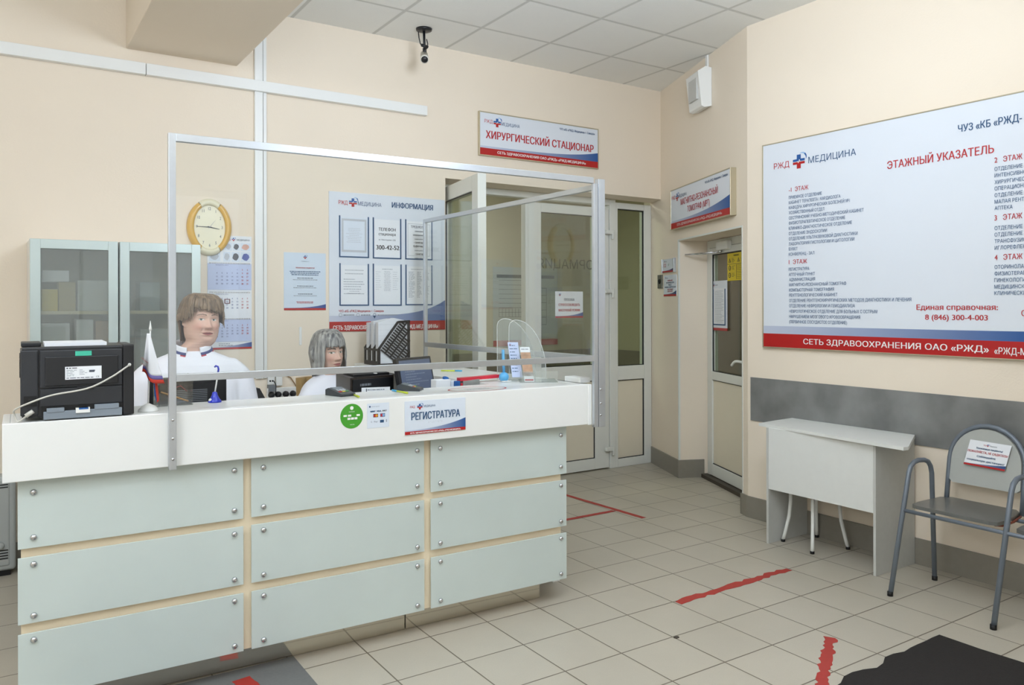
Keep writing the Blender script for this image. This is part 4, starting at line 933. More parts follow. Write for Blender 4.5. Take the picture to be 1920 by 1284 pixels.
# ------------------------------------------------------------------ glazed wall cabinets behind the counter
M_cabfr = mat('cabinet_aluminium', (200, 212, 208), .35, .35, noise=.03)
M_cabgl = glass('cabinet_glass', (.82, .84, .82), 1.5, .02, .20, (.66, .68, .64))
M_cabin = mat('cabinet_inside', (176, 172, 160), .6)
CY0 = 5.05; CYB = YB - .002
def cabinet(name, label, x0, x1):
    t = thing(name, label, 'cabinet', ((x0 + x1) / 2, CYB, 0))
    zt = on_y(53, 447, CY0).z; 
    w = MB(); w.box(x0, x0 + .016, CY0, CYB, 0, zt, M_white); w.box(x1 - .016, x1, CY0, CYB, 0, zt, M_white); w.box(x0 + .016, x1 - .016, CY0, CYB, zt - .016, zt, M_white); w.box(x0 + .016, x1 - .016, CYB - .008, CYB, 0, zt - .016, M_cabin)
    w.box(x0 + .016, x1 - .016, CY0, CYB, .06, .08, M_white); w.build('body', t)
    w = MB(); zs = on_y(150, 583, CY0 + .02).z; w.box(x0 + .016, x1 - .016, CY0 + .012, CYB - .008, zs - .018, zs, mat('shelf_board', (220, 208, 170), .5)); w.build('shelf', t)
    w = MB(); w.box(x0 + .016, x1 - .016, CY0 + .012, CYB - .008, .95, .968, M_white); w.build('shelf', t)
    w = MB(); y0, y1 = CY0 - .02, CY0 - .002; e = .052; z0 = .06
    w.box(x0 + .002, x0 + e, y0, y1, z0, zt, M_cabfr); w.box(x1 - e, x1 - .002, y0, y1, z0, zt, M_cabfr); w.box(x0 + e, x1 - e, y0, y1, zt - e, zt, M_cabfr); w.box(x0 + e, x1 - e, y0, y1, z0, z0 + e, M_cabfr)
    d = w.build('door', t, bevel=.002)
    w = MB(); w.box(x0 + e, x1 - e, y0 + .006, y0 + .010, z0 + e, zt - e, M_cabgl); w.build('pane', d)
    return zs
cx0, cx1, cx2 = on_y(55, 500, CY0).x, on_y(222.5, 500, CY0).x, on_y(375.5, 500, CY0).x
zs = cabinet('wall_cabinet', 'left tall cabinet with a frosted glass door behind the black printer', cx0, cx1 - .003)
cabinet('wall_cabinet', 'right tall cabinet with a frosted glass door behind the standing woman', cx1 + .003, cx2)
def boxy(name, label, cat, x0, x1, y0, y1, z0, z1, m, group=None, bev=.003):
    return MB().box(x0, x1, y0, y1, z0, z1, m).build(name, loc=((x0 + x1) / 2, (y0 + y1) / 2, z0), label=label, cat=cat, group=group, bevel=bev)
M_card = mat('brown_cardboard', (168, 130, 84), .7, noise=.1); M_yelbox = mat('yellow_carton', (222, 196, 60), .5); M_whbox = mat('white_carton', (214, 216, 216), .5)
def cx(px, y=CY0 + .08): return on_y(px, 560, y).x
boxy('carton', 'yellow carton on the upper shelf of the left cabinet', 'box', cx(78), cx(108), CY0 + .06, CY0 + .2, zs, on_y(90, 542, CY0 + .06).z, M_yelbox)
boxy('carton', 'tan carton right of the yellow one on the upper cabinet shelf', 'box', cx(110), cx(142), CY0 + .08, CY0 + .22, zs, on_y(90, 528, CY0 + .06).z, mat('tan_carton', (186, 168, 122), .6))
boxy('carton', 'tall white carton at the right end of the left cabinet upper shelf', 'box', cx(146), cx(204), CY0 + .1, CY0 + .25, zs, on_y(90, 524, CY0 + .06).z, M_whbox)
boxy('paper_stack', 'white paper stack lying on the cartons in the left cabinet', 'papers', cx(80), cx(130), CY0 + .09, CY0 + .2, on_y(90, 528, CY0 + .06).z + .001, on_y(90, 506, CY0 + .06).z, M_paper)
boxy('carton', 'white carton on the lower shelf of the left cabinet at the left', 'box', cx(74), cx(130), CY0 + .06, CY0 + .24, 1.305, 1.41, M_whbox)
boxy('carton', 'brown carton under the white one in the left cabinet', 'box', cx(72), cx(134), CY0 + .05, CY0 + .25, .969, 1.304, M_card)
boxy('carton', 'tall brown carton on the lower shelf of the left cabinet at the right', 'box', cx(178), cx(206), CY0 + .05, CY0 + .25, .969, 1.42, M_card)
boxy('carton', 'pale carton between the brown ones in the left cabinet', 'box', cx(142), cx(174), CY0 + .05, CY0 + .25, .969, 1.43, M_whbox)
boxy('folder_stack', 'grey stack of folders on the upper shelf of the right cabinet', 'folders', cx(262), cx(300), CY0 + .08, CY0 + .24, zs, zs + .17, mat('folder_grey', (150, 162, 165), .5))
boxy('binder', 'dark blue binder on the upper shelf of the right cabinet', 'binder', cx(332), cx(356), CY0 + .05, CY0 + .25, zs, zs + .34, mat('binder_blue', (58, 74, 104), .5))
boxy('carton', 'large pale carton on the lower shelf of the right cabinet', 'box', cx(262), cx(318), CY0 + .06, CY0 + .25, .969, 1.37, mat('pale_carton', (170, 172, 168), .6))

# floor standing heater at the left picture edge
hq = on_z(28, 1078)
t = thing('floor_heater', 'grey floor standing heater cabinet with slotted vents left of the counter', 'heater', (hq.x - .3, 5.3, 0))
M_heat = mat('heater_grey', (176, 180, 178), .4, .2, noise=.03)
w = MB(); w.box(hq.x - .62, hq.x + .005, 5.243, 5.355, .03, .56, M_heat); w.build('body', t, bevel=.02, seg=4)
w = MB(); w.box(hq.x - .6, hq.x - .025, 5.236, 5.25, .06, .54, M_heat); w.build('front_panel', t, bevel=.008, seg=3)
w = MB()
for zz in (.10, .115, .13, .145, .495, .51): w.box(hq.x - .5, hq.x - .032, 5.2335, 5.237, zz, zz + .006, M_dark)
w.build('vent_slots', t)
w = MB(); w.lathe((hq.x - .07, 5.236, .175), [(.022, 0), (.02, .012), (.008, .016)], M_heat, 20, axis=(0, -1, 0)); w.build('knob', t)
w = MB(); w.box(hq.x - .6, hq.x - .02, 5.26, 5.35, 0, .035, M_dark); w.build('base', t)

# ------------------------------------------------------------------ things on the counter
CT = ZT + .0005
# laser printer seen from behind
t = thing('laser_printer', 'black laser printer seen from behind on the left end of the counter', 'printer', tuple(cpt(.265, .1, CT)))
PX0, PX1 = .088, .443; PH = on_y(40, 652, 3.24).z
M_prn = mat('printer_black', (30, 31, 34), .42, noise=.08); M_prn2 = mat('printer_dark_grey', (44, 46, 50), .45, noise=.06)
y0 = -.035
w = MB(); cbox(w, PX0, PX1, y0 + .012, .24, CT + .012, PH, M_prn); w.build('body', t, bevel=.006)
w = MB(); cbox(w, PX0 - .004, PX0 + .05, y0 + .006, .22, CT + .02, PH - .01, M_prn2); w.build('side_cover', t, bevel=.004)
w = MB(); cbox(w, PX1 - .036, PX1 + .001, y0, .2, CT + .004, PH + .003, M_prn); w.build('side_cover', t, bevel=.004)
w = MB(); cbox(w, PX0 + .055, PX1 - .038, y0 + .002, .02, CT + .115, PH - .012, M_prn2); cbox(w, PX0 + .07, PX1 - .052, y0 - .003, .02, CT + .122, PH - .035, M_prn); w.build('rear_door', t, bevel=.003)
w = MB(); cbox(w, PX0 + .055, PX1 - .038, y0 + .006, .02, CT + .05, CT + .112, M_prn2); cbox(w, PX0 + .17, PX0 + .225, y0 + .001, .02, CT + .105, CT + .115, M_prn); w.build('lower_cover', t, bevel=.002)
w = MB(); cbox(w, PX0 + .065, PX1 - .04, y0 - .004, .05, CT + .004, CT + .032, mat('duplex_grey', (132, 142, 152), .4)); cbox(w, PX0 + .075, PX0 + .13, y0 - .006, .0, CT + .028, CT + .044, mat('duplex_grey', (132, 142, 152), .4)); cbox(w, PX0 + .225, PX1 - .05, y0 - .006, 0, CT + .03, CT + .048, mat('duplex_grey', (132, 142, 152), .4)); w.build('duplex_tray', t, bevel=.002)
w = MB(); cbox(w, PX0 + .165, PX0 + .21, y0 - .009, 0, CT + .022, CT + .04, M_white); cbox(w, PX0 + .175, PX0 + .205, y0 - .0095, 0, CT + .034, CT + .040, M_blue); w.build('latch', t)
w = MB(); cbox(w, PX0 + .06, PX1 - .04, y0 + .008, .02, CT + .008, CT + .05, M_dark); w.build('slot', t)
w = MB(); cbox(w, PX0 + .006, PX0 + .045, y0 + .003, .02, CT + .055, CT + .09, M_dark); cbox(w, PX0 + .02, PX0 + .032, y0 + .001, .02, CT + .068, CT + .08, M_black); w.build('power_inlet', t)
w = MB(); cbox(w, PX0 + .164, PX0 + .216, y0 - .0042, y0 - .003, PH - .034, PH - .017, mat('mint_tape', (70, 190, 160), .4)); w.build('tape', t)
FPR = Frame(cpt(0, y0 - .0032, 0), CU, (0, 0, 1)); lx0, lx1, lz0, lz1 = PX0 + .132, PX0 + .248, PH - .118, PH - .072
w = MB(); w.fbox(FPR, lx0, lx1, lz0, lz1, 0, .001, M_paper)
w.rect(FPR, lx0 + .004, lx0 + .009, lz1 - .008, lz1 - .003, .0014, M_darktxt); lines(w, FPR, lx0 + .012, lx0 + .045, lz1 - .007, lz1 - .007, 1, .003, M_blacktxt, .0014, False, .05); lines(w, FPR, lx0 + .004, lx0 + .04, lz1 - .014, lz0 + .012, 5, .0018, M_greytxt, .0014); lines(w, FPR, lx0 + .045, lx0 + .075, lz1 - .014, lz0 + .016, 4, .0018, M_greytxt, .0014)
w.text(FPR, 'CE', lx1 - .018, lz0 + .004, lx1 - .008, .006, M_blacktxt, .0014); lines(w, FPR, lx0 + .004, lx1 - .025, lz0 + .004, lz0 + .004, 1, .0025, M_darktxt, .0014, False, .1); lines(w, FPR, lx1 - .04, lx1 - .006, lz1 - .018, lz1 - .022, 2, .004, M_darktxt, .0014)
w.build('rating_label', t)
w = MB(); cbox(w, PX0 + .07, PX0 + .27, .02, .23, PH, PH + .012, M_paper); w.build('paper_tray', t); w = MB(); cbox(w, PX0 - .002, PX0 + .06, .03, .2, PH, PH + .014, M_prn); w.build('control_panel', t, bevel=.003)
M_cable = mat('cable_white', (205, 202, 192), .5)
w = MB(); P0 = cpt(PX1 - .015, y0 - .004, PH - .073)
w.tube(spline([P0, cpt(PX1 - .03, y0 - .02, PH - .082), cpt(PX1 - .08, y0 - .03, PH - .115), cpt(PX0 + .20, y0 - .035, PH - .150), cpt(PX0 + .09, y0 - .033, PH - .168), cpt(PX0 + .015, y0 - .02, PH - .195), cpt(PX0 - .02, y0 + .0, PH - .215), cpt(PX0 - .022, y0 + .015, PH - .232), cpt(PX0 - .012, y0 + .01, CT + .004), cpt(PX0 + .01, y0 + .0, CT + .018), cpt(PX0 + .03, y0 - .004, CT + .035)]), .0032, M_cable, 8)
w.tube([cpt(PX0 + .012, y0 - .003, CT + .022), cpt(PX0 + .034, y0 - .004, CT + .038)], .008, M_cable, 10); w.tube([P0, cpt(PX1 - .013, y0 + .01, PH - .072)], .006, M_white, 8); w.build('cable', t)
w = MB()
for k in range(14): cbox(w, PX0 - .0065, PX0 - .003, y0 + .05, .15, PH - .03 - k * .006, PH - .027 - k * .006, M_dark)
w.build('side_vent', t)

# small flag
fx, fy = 0.505, 3.325
t = thing('table_flag', 'small white table flag with red lower edge on a stand beside the printer', 'flag', (fx, fy, CT))
w = MB(); w.lathe((fx, fy, CT), [(.036, 0), (.037, .004), (.034, .010), (.024, .020), (.010, .027), (.004, .03)], M_white, 28); w.build('stand', t)
pole_t = Vector((fx + .008, fy, CT + .315))
w = MB(); w.tube([(fx, fy, CT + .028), pole_t], .0028, M_white, 8); w.build('pole', t)
w = MB(); w.lathe(pole_t, [(.005, -.004), (.0055, .004), (.003, .018), (.0005, .034)], M_white, 10); w.build('finial', t)
rows_ = []; nr, nc = 26, 16
R2 = Vector((float(R_[0]), float(R_[1]), 0)); T2v = Vector((float(_fwd[0]), float(_fwd[1]), 0))
for i in range(nr + 1):
    v = i / nr; row = []
    for j in range(nc + 1):
        u = j / nc
        xl = -.003 - .024 * v; xr = .010 + .050 * v ** 1.1
        x = xl + (xr - xl) * u
        zb = .152 - .046 * (u * u * (3 - 2 * u)) - .014 * math.sin(u * math.pi) ** 2
        z = .300 - v * (.300 - zb)
        dpt = .014 * v * math.sin(u * 7.5 + 1.0) - .004
        row.append(Vector((fx, fy, CT)) + R2 * x + T2v * dpt + Vector((0, 0, z)))
    rows_.append(row)
M_cloth = mat('flag_white_cloth', (242, 242, 244), .7, noise=.02); M_fred = mat('flag_red', (205, 62, 44), .7); M_fblue = mat('flag_blue', (120, 110, 170), .7)
w = MB(); w.grid(rows_[:23], M_cloth); w.grid(rows_[22:25], M_fblue); w.grid(rows_[24:], M_fred)
o = w.build('cloth', t); sm = o.modifiers.new('thick', 'SOLIDIFY'); sm.thickness = .0008
w = MB(); w.add([Vector((fx, fy, CT)) + R2 * (.012 + dx) + T2v * .02 + Vector((0, 0, dz)) for dx, dz in ((0, .12), (.014, .12), (.018, .05), (.010, .035), (.003, .06))], [(0, 1, 2, 3, 4)], M_blue); w.add([Vector((fx, fy, CT)) + R2 * (.02 + dx) + T2v * .018 + Vector((0, 0, dz)) for dx, dz in ((-.004, .12), (.006, .12), (.014, .04), (.006, .03))], [(0, 1, 2, 3)], M_fred)
o = w.build('cloth_corner', t); sm = o.modifiers.new('thick', 'SOLIDIFY'); sm.thickness = .0008
FFL = Frame(Vector((fx, fy, CT)) + R2 * -.022 - T2v * .0125 + Vector((0, 0, .205)), R2 + Vector((0, 0, -.75)), Vector((0, 0, 1)) + R2 * .75)
w = MB(); w.text(FFL, 'РЖД', 0, 0, .012, .006, M_redtxt, 0); w.text(FFL, 'медицина', .014, .0, .034, .005, M_redtxt, 0); w.text(FFL, 'Самара', .012, -.016, .026, .004, M_redtxt, 0); w.build('print', t)

# acrylic box with pencils
t = thing('acrylic_box', 'clear acrylic desk box standing behind the left partition post', 'box', (.60, 3.5, CT))
w = MB(); x0, x1, y0_, y1_, zt = .555, .69, 3.435, 3.53, CT + .125
for q in ((x0, x1, y0_, y0_ + .003), (x0, x1, y1_ - .003, y1_), (x0, x0 + .003, y0_, y1_), (x1 - .003, x1, y0_, y1_)): w.box(*q, CT, zt, M_glass)
w.box(x0, x1, y0_, y1_, CT, CT + .003, M_glass); w.build('walls', t)
M_penc = mat('pencil_tan', (206, 160, 110), .5)
w = MB(); w.tube([(.575, 3.48, CT + .055), (.68, 3.475, CT + .012)], .0035, M_penc, 8); w.build('pencil', loc=(.63, 3.48, CT + .01), label='tan pencil leaning inside the clear acrylic box', cat='pencil')
w = MB(); w.tube([(.68 + .0, 3.50, CT + .05), (.655, 3.502, CT + .075), (.62, 3.505, CT + .06), (.61, 3.5, CT + .03), (.64, 3.5, CT + .008)], .002, mat('wire_red', (150, 70, 70), .5), 6); w.build('cord', loc=(.65, 3.5, CT + .006), label='thin reddish cord looped inside the clear acrylic box', cat='cord')
# blue desk pen in its stand
px_ = (.785, 3.475)
t = thing('desk_pen', 'blue desk pen standing in a blue holder behind the partition rail', 'pen', (px_[0], px_[1], CT))
M_bpl = mat('cobalt_plastic', (30, 50, 190), .3, noise=.03, coat=.3)
w = MB(); w.lathe((px_[0], px_[1], CT), [(.027, 0), (.027, .006), (.020, .014), (.012, .03), (.009, .042), (.006, .044)], M_bpl, 24); w.build('holder', t)
pd = (R2 * .16 + Vector((0, 0, 1))).normalized(); b_ = Vector((px_[0], px_[1], CT + .036))
w = MB(); w.tube([b_, b_ + pd * .085], .0032, M_white, 10); w.build('barrel', t)
w = MB(); q = b_ + pd * .085; w.tube([q, q + pd * .02, q + pd * .03 + R2 * -.004, q + pd * .034 + R2 * -.014, q + pd * .028 + R2 * -.018], .004, M_bpl, 8); w.build('cap', t)
w = MB(); w.lathe(Vector((px_[0], px_[1], CT + .012)) - T2v * .019 - R2 * .012, [(.007, 0), (.006, .002)], M_white, 12, axis=-T2v + Vector((0, 0, .5))); w.build('logo_spot', t)

# payment terminals
M_term = mat('terminal_grey', (62, 66, 70), .4); M_scr = mat('terminal_screen', (110, 118, 122), .2)
def terminal(label, c, ang, L, W, detail=True):
    t = thing('card_terminal', label, 'card terminal', (c[0], c[1], CT))
    ca, sa = math.cos(ang), math.sin(ang); U = Vector((ca, sa, 0)); V = Vector((-sa, ca, 0)); O = Vector((c[0], c[1], CT))
    w = MB(); pr = [(-L / 2, .0), (L / 2, 0), (L / 2, .026), (L / 2 - .02, .034), (-L / 2 + .02, .016), (-L / 2, .012)]
    w.prism([O + V * a - U * W / 2 + Vector((0, 0, z)) for a, z in pr], U * W, M_term); w.build('case', t, bevel=.004)
    top = lambda a: .016 + (.034 - .016) * (a + L / 2 - .02) / (L - .04)
    def pad(a0, a1, u0, u1, m, name, h=.002):
        q = [O + V * a + U * u + Vector((0, 0, top(a))) for a, u in ((a0, u0), (a0, u1), (a1, u1), (a1, u0))]
        return MB().prism(q, (0, 0, h), m).build(name, t)
    pad(L * .08, L * .33, -W * .36, W * .36, M_scr, 'display', .0012)
    for r in range(3):
        for k in range(3): pad(-L * .10 + r * L * .055, -L * .10 + r * L * .055 + L * .035, -W * .3 + k * W * .22, -W * .3 + k * W * .22 + W * .15, M_faint, 'key')
    for k, m in enumerate((M_red, mat('key_yellow', (225, 205, 70), .4), mat('key_green', (70, 150, 80), .4))): pad(-L * .24, -L * .17, -W * .36 + k * W * .25, -W * .36 + k * W * .25 + W * .2, m, 'key')
    return t
terminal('dark grey card terminal with coloured keys left of the green sticker edge', (1.318, 3.42), .30, .118, .076)
terminal('black card terminal lying before the tilted monitor', (1.672, 3.43), .85, .112, .07)
# lime and blue pens
M_lime = mat('pen_lime', (206, 222, 60), .35); M_cyan = mat('pen_cyan', (70, 170, 215), .35)
def pen(label, a, b):
    a, b = Vector((*a, CT + .0045)), Vector((*b, CT + .0045)); d = (b - a).normalized()
    t = thing('ballpoint_pen', label, 'pen', tuple((a + b) / 2 - Vector((0, 0, .0045))), 'lime and blue pens')
    w = MB(); w.tube([a, a + (b - a) * .66], .0042, M_lime, 10); w.build('barrel', t); w = MB(); w.tube([a + (b - a) * .66, b - d * .004, b], [.0044, .0044, .002], M_cyan, 10); w.build('cap', t); return t
pen('lime pen poking out from behind the left card terminal', (1.352, 3.285), (1.372, 3.42))
pen('lime pen with a blue cap lying beside the black card terminal', (1.595, 3.30), (1.588, 3.455))
pen('lime pen with a blue cap on the side wing of the counter', (2.325, 4.335), (2.42, 4.24))
# red oval sticker printed on the worktop
t = thing('worktop_sticker', 'white oval sticker with a red rim on the counter top', 'sticker', (1.97, 3.305, ZT))
U = Vector((.94, -.34, 0)).normalized(); Fo = Frame((1.972, 3.306, ZT + .0004), Vector((1, -.03, 0)), Vector((.03, 1, 0)))
w = MB(); o_, i_2 = ellipse(0, 0, .155, .095, 48), ellipse(0, 0, .146, .088, 48)
for k in range(48): w.add([Fo.p(*o_[k], .0006), Fo.p(*o_[(k + 1) % 48], .0006), Fo.p(*i_2[(k + 1) % 48], .0006), Fo.p(*i_2[k], .0006)], [(0, 1, 2, 3)], M_redtxt)
w.build('red_rim', t); w = MB(); w.poly(Fo, i_2, .0005, M_white); lines(w, Fo, -.07, .07, .02, -.03, 3, .008, M_faint, .001, True, .2); w.build('sticker_disc', t)

# document box, folders and papers in front of the side wing
def docs(name, label, cat, x0, x1, y0, y1, z0, z1, m, rz=0):
    return boxy(name, label, cat, x0, x1, y0, y1, z0, z1, m, bev=.002)
yF = 3.56
def cz(px, py, y=yF): return on_y(px, py, y)
w = MB(); a = cz(812, 706); b = cz(835, 727)
SHELF = boxy('desk_shelf', 'white low desk shelf behind the counter holding folders and papers', 'shelf', 1.78, 2.15, 3.57, 3.75, .746, 1.0, M_white)
docs('paper_stack', 'upright stack of white papers with a blue corner tab right of the tilted monitor', 'papers', on_y(818, 720, 3.6).x, on_y(845, 720, 3.6).x, 3.60, 3.66, 1.001, on_y(830, 712, 3.6).z, M_paper)
docs('booklet', 'white and blue booklet standing between the papers and the red folder', 'booklet', on_y(846, 720, 3.6).x, on_y(855, 720, 3.6).x, 3.60, 3.625, 1.001, on_y(850, 714, 3.6).z, M_paper_b)
docs('booklet', 'small blue booklet standing left of the red folder', 'booklet', on_y(852, 720, 3.59).x, on_y(862, 720, 3.59).x, 3.585, 3.598, 1.001, on_y(856, 714, 3.59).z, M_blue)
fl, fr_ = on_y(863, 711, 3.6), on_y(937, 703, 3.6)
t = thing('document_tray', 'red edged grey folder standing on the desk left of the brochure holder', 'folder', (fl.x + .1, 3.6, 1.0))
w = MB(); w.prism([(fl.x + .014, 3.592, 1.001), (min(fr_.x, 2.155), 3.592, 1.001), (min(fr_.x, 2.155), 3.592, fr_.z - .013), (fl.x + .014, 3.592, fl.z - .010)], (0, .035, 0), mat('folder_mid_grey', (150, 150, 145), .5)); w.build('grey_cover', t, bevel=.003)
M_fred2 = mat('folder_red', (212, 50, 66), .4); w = MB(); w.prism([(fl.x, 3.597, fl.z - .010), (fr_.x, 3.597, fr_.z - .014), (fr_.x, 3.597, fr_.z + .003), (fl.x + .1, 3.597, fl.z + .008), (fl.x, 3.597, fl.z + .006)], (0, .04, 0), M_fred2); w.prism([(fl.x, 3.594, 1.03), (fl.x + .012, 3.594, 1.03), (fl.x + .012, 3.594, fl.z - .02), (fl.x, 3.594, fl.z - .02)], (0, .006, 0), M_fred2); w.build('red_edge', t, bevel=.003)
cq = on_y(837, 709, 3.62); w = MB(); w.prism([cq + Vector((-.012, 0, -.008)), cq + Vector((.018, 0, -.010)), cq + Vector((.012, 0, .004)), cq + Vector((-.004, 0, .010)), cq + Vector((-.012, 0, .006))], (0, .02, 0), M_blue); w.build('paper_tab', loc=tuple(cq), label='small blue tab sticking up from the upright white papers', cat='tab')

# light blue ball pen stand
bq = (2.285, 3.555)
t = thing('ball_pen_stand', 'light blue pen on a ball shaped stand beside the brochure holder', 'pen stand', (*bq, CT))
M_sky = mat('sky_blue_plastic', (96, 176, 226), .3, coat=.2)
w = MB(); w.lathe((*bq, CT), [(.004, 0), (.02, .002), (.031, .014), (.034, .028), (.031, .042), (.02, .054), (.008, .058)], M_sky, 20); w.v = [(bq[0] + (x - bq[0]) * .8, bq[1] + (y - bq[1]) * .8, CT + (z - CT) * .85) for x, y, z in w.v]; w.build('ball', t)
w = MB(); w.tube([(*bq, CT + .046), (bq[0] - .006, bq[1], CT + .17)], .008, M_sky, 10); w.build('pen', t)
w = MB(); pts_ = [Vector((bq[0] + .015 * math.cos(k * 1.1) - .03 + k * .002, bq[1] - .04 + .012 * math.sin(k * 1.1), CT + .004 + .001 * (k % 3))) for k in range(20)]; w.tube(pts_, .0018, M_white, 6); w.build('coil_cord', t)

# brochure holder
t = thing('brochure_holder', 'clear acrylic brochure holder with rounded back plates at the right end of the counter', 'holder', (2.45, 3.5, CT))
M_acre = glass('acrylic_edge', (.97, .98, .97), 1.5, 0, .55, (.93, .95, .93))
M_acr = glass('edge_acrylic', (.95, .965, .955), 1.5, 0, .07, (.9, .92, .9))
def plate(o, u, w_, h_, lean, parent, name):
    u = Vector(u).normalized(); n = Vector((u.y, -u.x, 0)); v = (Vector((0, 0, 1)) - n * lean).normalized()
    pts = [(0, 0), (w_, 0), (w_, h_ * .12)]
    for k in range(1, 13): g = math.pi * .5 * k / 12; pts.append((w_ * .18 + w_ * .82 * math.cos(g), h_ * .12 + h_ * .88 * math.sin(g)))
    pts += [(w_ * .12, h_ * .99), (w_ * .03, h_ * .95), (0, h_ * .88)]
    q = MB(); q.prism([Vector(o) + u * a + v * b for a, b in pts], -n * .003, M_acr); e = q.build(name, parent); q = MB(); q.tube([Vector(o) + u * a + v * b - n * .0015 for a, b in pts], .0022, M_acre, 6, closed=True); q.build('plate_edge', e); return e
uu = Vector((.50, -.40, 0))
plate((2.31, 3.66, CT), (.55, -.33, 0), .21, .335, .10, t, 'back_plate'); plate((2.335, 3.58, CT), (.55, -.33, 0), .20, .328, .10, t, 'middle_plate')
w = MB(); u_ = Vector((.55, -.33, 0)).normalized(); n_ = Vector((u_.y, -u_.x, 0)); q = Vector((2.318, 3.45, CT)); w.prism([q, q + u_ * .20, q + u_ * .20 + Vector((0, 0, .06)), q + Vector((0, 0, .06))], -n_ * .003, M_acr)
w.prism([q, q + u_ * .2, q + u_ * .2 - n_ * .2, q - n_ * .2], (0, 0, .003), M_acr); w.build('tray', t)
def leaflet(label, o, wd, h_, art):
    v_ = (Vector((0, 0, 1)) + n_ * -.16 - u_ * .13).normalized(); Fl = Frame(o, u_, v_); Fl.n = n_
    s = thing('leaflet', label, 'leaflet', tuple(o)); w = MB(); w.fbox(Fl, 0, wd, 0, h_, 0, .0015, M_paper if art else M_month); w.build('paper', s)
    w = MB(); c = .0022
    if art: w.rect(Fl, 0, wd, .03, h_ - .028, c, mat('photo_leaflet', (188, 150, 122), .5, noise=.45, scale=45)); w.rect(Fl, .004, wd - .004, .006, .014, c + .0004, M_redtxt); lines(w, Fl, .006, wd - .006, h_ - .014, h_ - .014, 1, .005, M_greytxt, c, False, .05); w.rect(Fl, 0, wd, .016, .05, c, M_paper)
    else: lines(w, Fl, .006, wd - .006, h_ - .02, .03, 9, .004, M_navy, c, False, .4); emblem(w, Fl, .012, h_ - .012, .012, c)
    w.build('print', s)
leaflet('leaflet with a photo of people in the front of the brochure holder', Vector((2.340, 3.440, CT + .004)) - n_ * .004, .052, .185, True)
leaflet('pale blue leaflet behind the photo leaflet in the brochure holder', Vector((2.322, 3.53, CT + .022)), .056, .19, False)
# ------------------------------------------------------------------ things behind the counter
ZD = .7455
mc = at_depth(362, 730, 3.6)
t = thing('monitor', 'black monitor seen from its vented back in front of the standing woman', 'monitor', (mc.x, 3.80, ZD))
ml, mr_ = mc.x - .19, at_depth(431.5, 730, 3.6).x; mt = at_depth(365, 705, 3.6).z
w = MB(); w.box(ml, mr_, 3.775, 3.80, mt - .27, mt, M_black); w.prism([(ml + .04, 3.776, mt - .23), (mr_ - .04, 3.776, mt - .23), (mr_ - .04, 3.776, mt - .03), (ml + .04, 3.776, mt - .03)], (0, -.02, 0), M_black); w.build('housing', t, bevel=.006)
w = MB()
for k in range(10): w.box(ml + .10, mr_ - .09, 3.7545, 3.757, mt - .06 - k * .008, mt - .0565 - k * .008, M_grey)
w.build('vents', t); w = MB(); w.box(mr_ - .004, mr_ + .004, 3.80, 3.806, mt - .265, mt, M_grey); w.build('bezel', t)
w = MB(); w.box((ml + mr_) / 2 - .03, (ml + mr_) / 2 + .03, 3.775, 3.80, ZD + .012, mt - .2, M_black); w.box((ml + mr_) / 2 - .1, (ml + mr_) / 2 + .1, 3.70, 3.87, ZD, ZD + .012, M_black); w.build('stand', t, bevel=.003)

# second monitor, screen turned to the seated woman
tl, tr = at_depth(743, 672, 4.22), at_depth(807, 676.5, 4.46); bl = at_depth(733, 737, 4.13)
U = (tr - tl); U.z = 0; WM = U.length; U.normalize(); Vv = (tl - bl).normalized(); Vv = (Vv - U * Vv.dot(U)).normalized()
t = thing('monitor', 'tilted monitor with a bluish screen between the black box printer and the side wing', 'monitor', ((tl + tr) / 2 - Vector((0, 0, (tl.z + tr.z) / 2 - ZD)))[:])
FMn = Frame(tl - Vv * .30, U, Vv)
w = MB(); w.fbox(FMn, 0, WM, 0, .30, -.032, 0, M_black); w.build('housing', t, bevel=.005)
w = MB(); w.fbox(FMn, .014, WM - .014, .025, .285, -.001, .0012, mat('screen_blue_grey', (92, 102, 126), .18, noise=.06)); w.build('screen', t)
w = MB(); lines(w, FMn, .05, WM - .05, .25, .06, 14, .004, mat('screen_text', (130, 138, 155), .3), .002, False, .6); w.build('screen_text', t)
ctr = FMn.p(WM / 2, .05, -.03); w = MB(); w.tube([ctr, Vector((ctr.x + .03, ctr.y + .02, ZD + .01))], .02, M_black, 10); w.lathe((ctr.x + .03, ctr.y + .0, ZD), [(.09, 0), (.09, .008), (.02, .014)], M_black, 20); w.build('stand', t)

# boxy black printer
A, B, C_ = Vector((1.56, 3.905, 0)), Vector((1.835, 3.965, 0)), Vector((1.60, 4.22, 0))
t = thing('box_printer', 'black box printer on the staff desk in front of the seated woman', 'printer', ((A + B + C_) / 3 + Vector((0, 0, ZD)))[:])
M_prb = mat('printer_brown_black', (50, 42, 36), .35, noise=.1); D_v = C_ - A
w = MB(); w.prism([A + Vector((0, 0, ZD)), B + Vector((0, 0, ZD)), B + D_v + Vector((0, 0, ZD)), A + D_v + Vector((0, 0, ZD))], (0, 0, 1.128 - ZD), M_prb); w.build('body', t, bevel=.006)
u_ = (B - A).normalized(); nB = Vector((u_.y, -u_.x, 0)); FB_ = Frame(A + nB * .001, u_, (0, 0, 1))
w = MB(); w.fbox(FB_, .012, .27, ZD + .05, 1.118, 0, .006, M_black); w.fbox(FB_, .18, .26, ZD + .05, 1.06, .006, .009, M_dark); w.build('front_cover', t, bevel=.002)
w = MB(); lines(w, FB_, .055, .125, 1.082, 1.082, 1, .012, M_grey, .0075, False, .02); w.build('lettering', t)
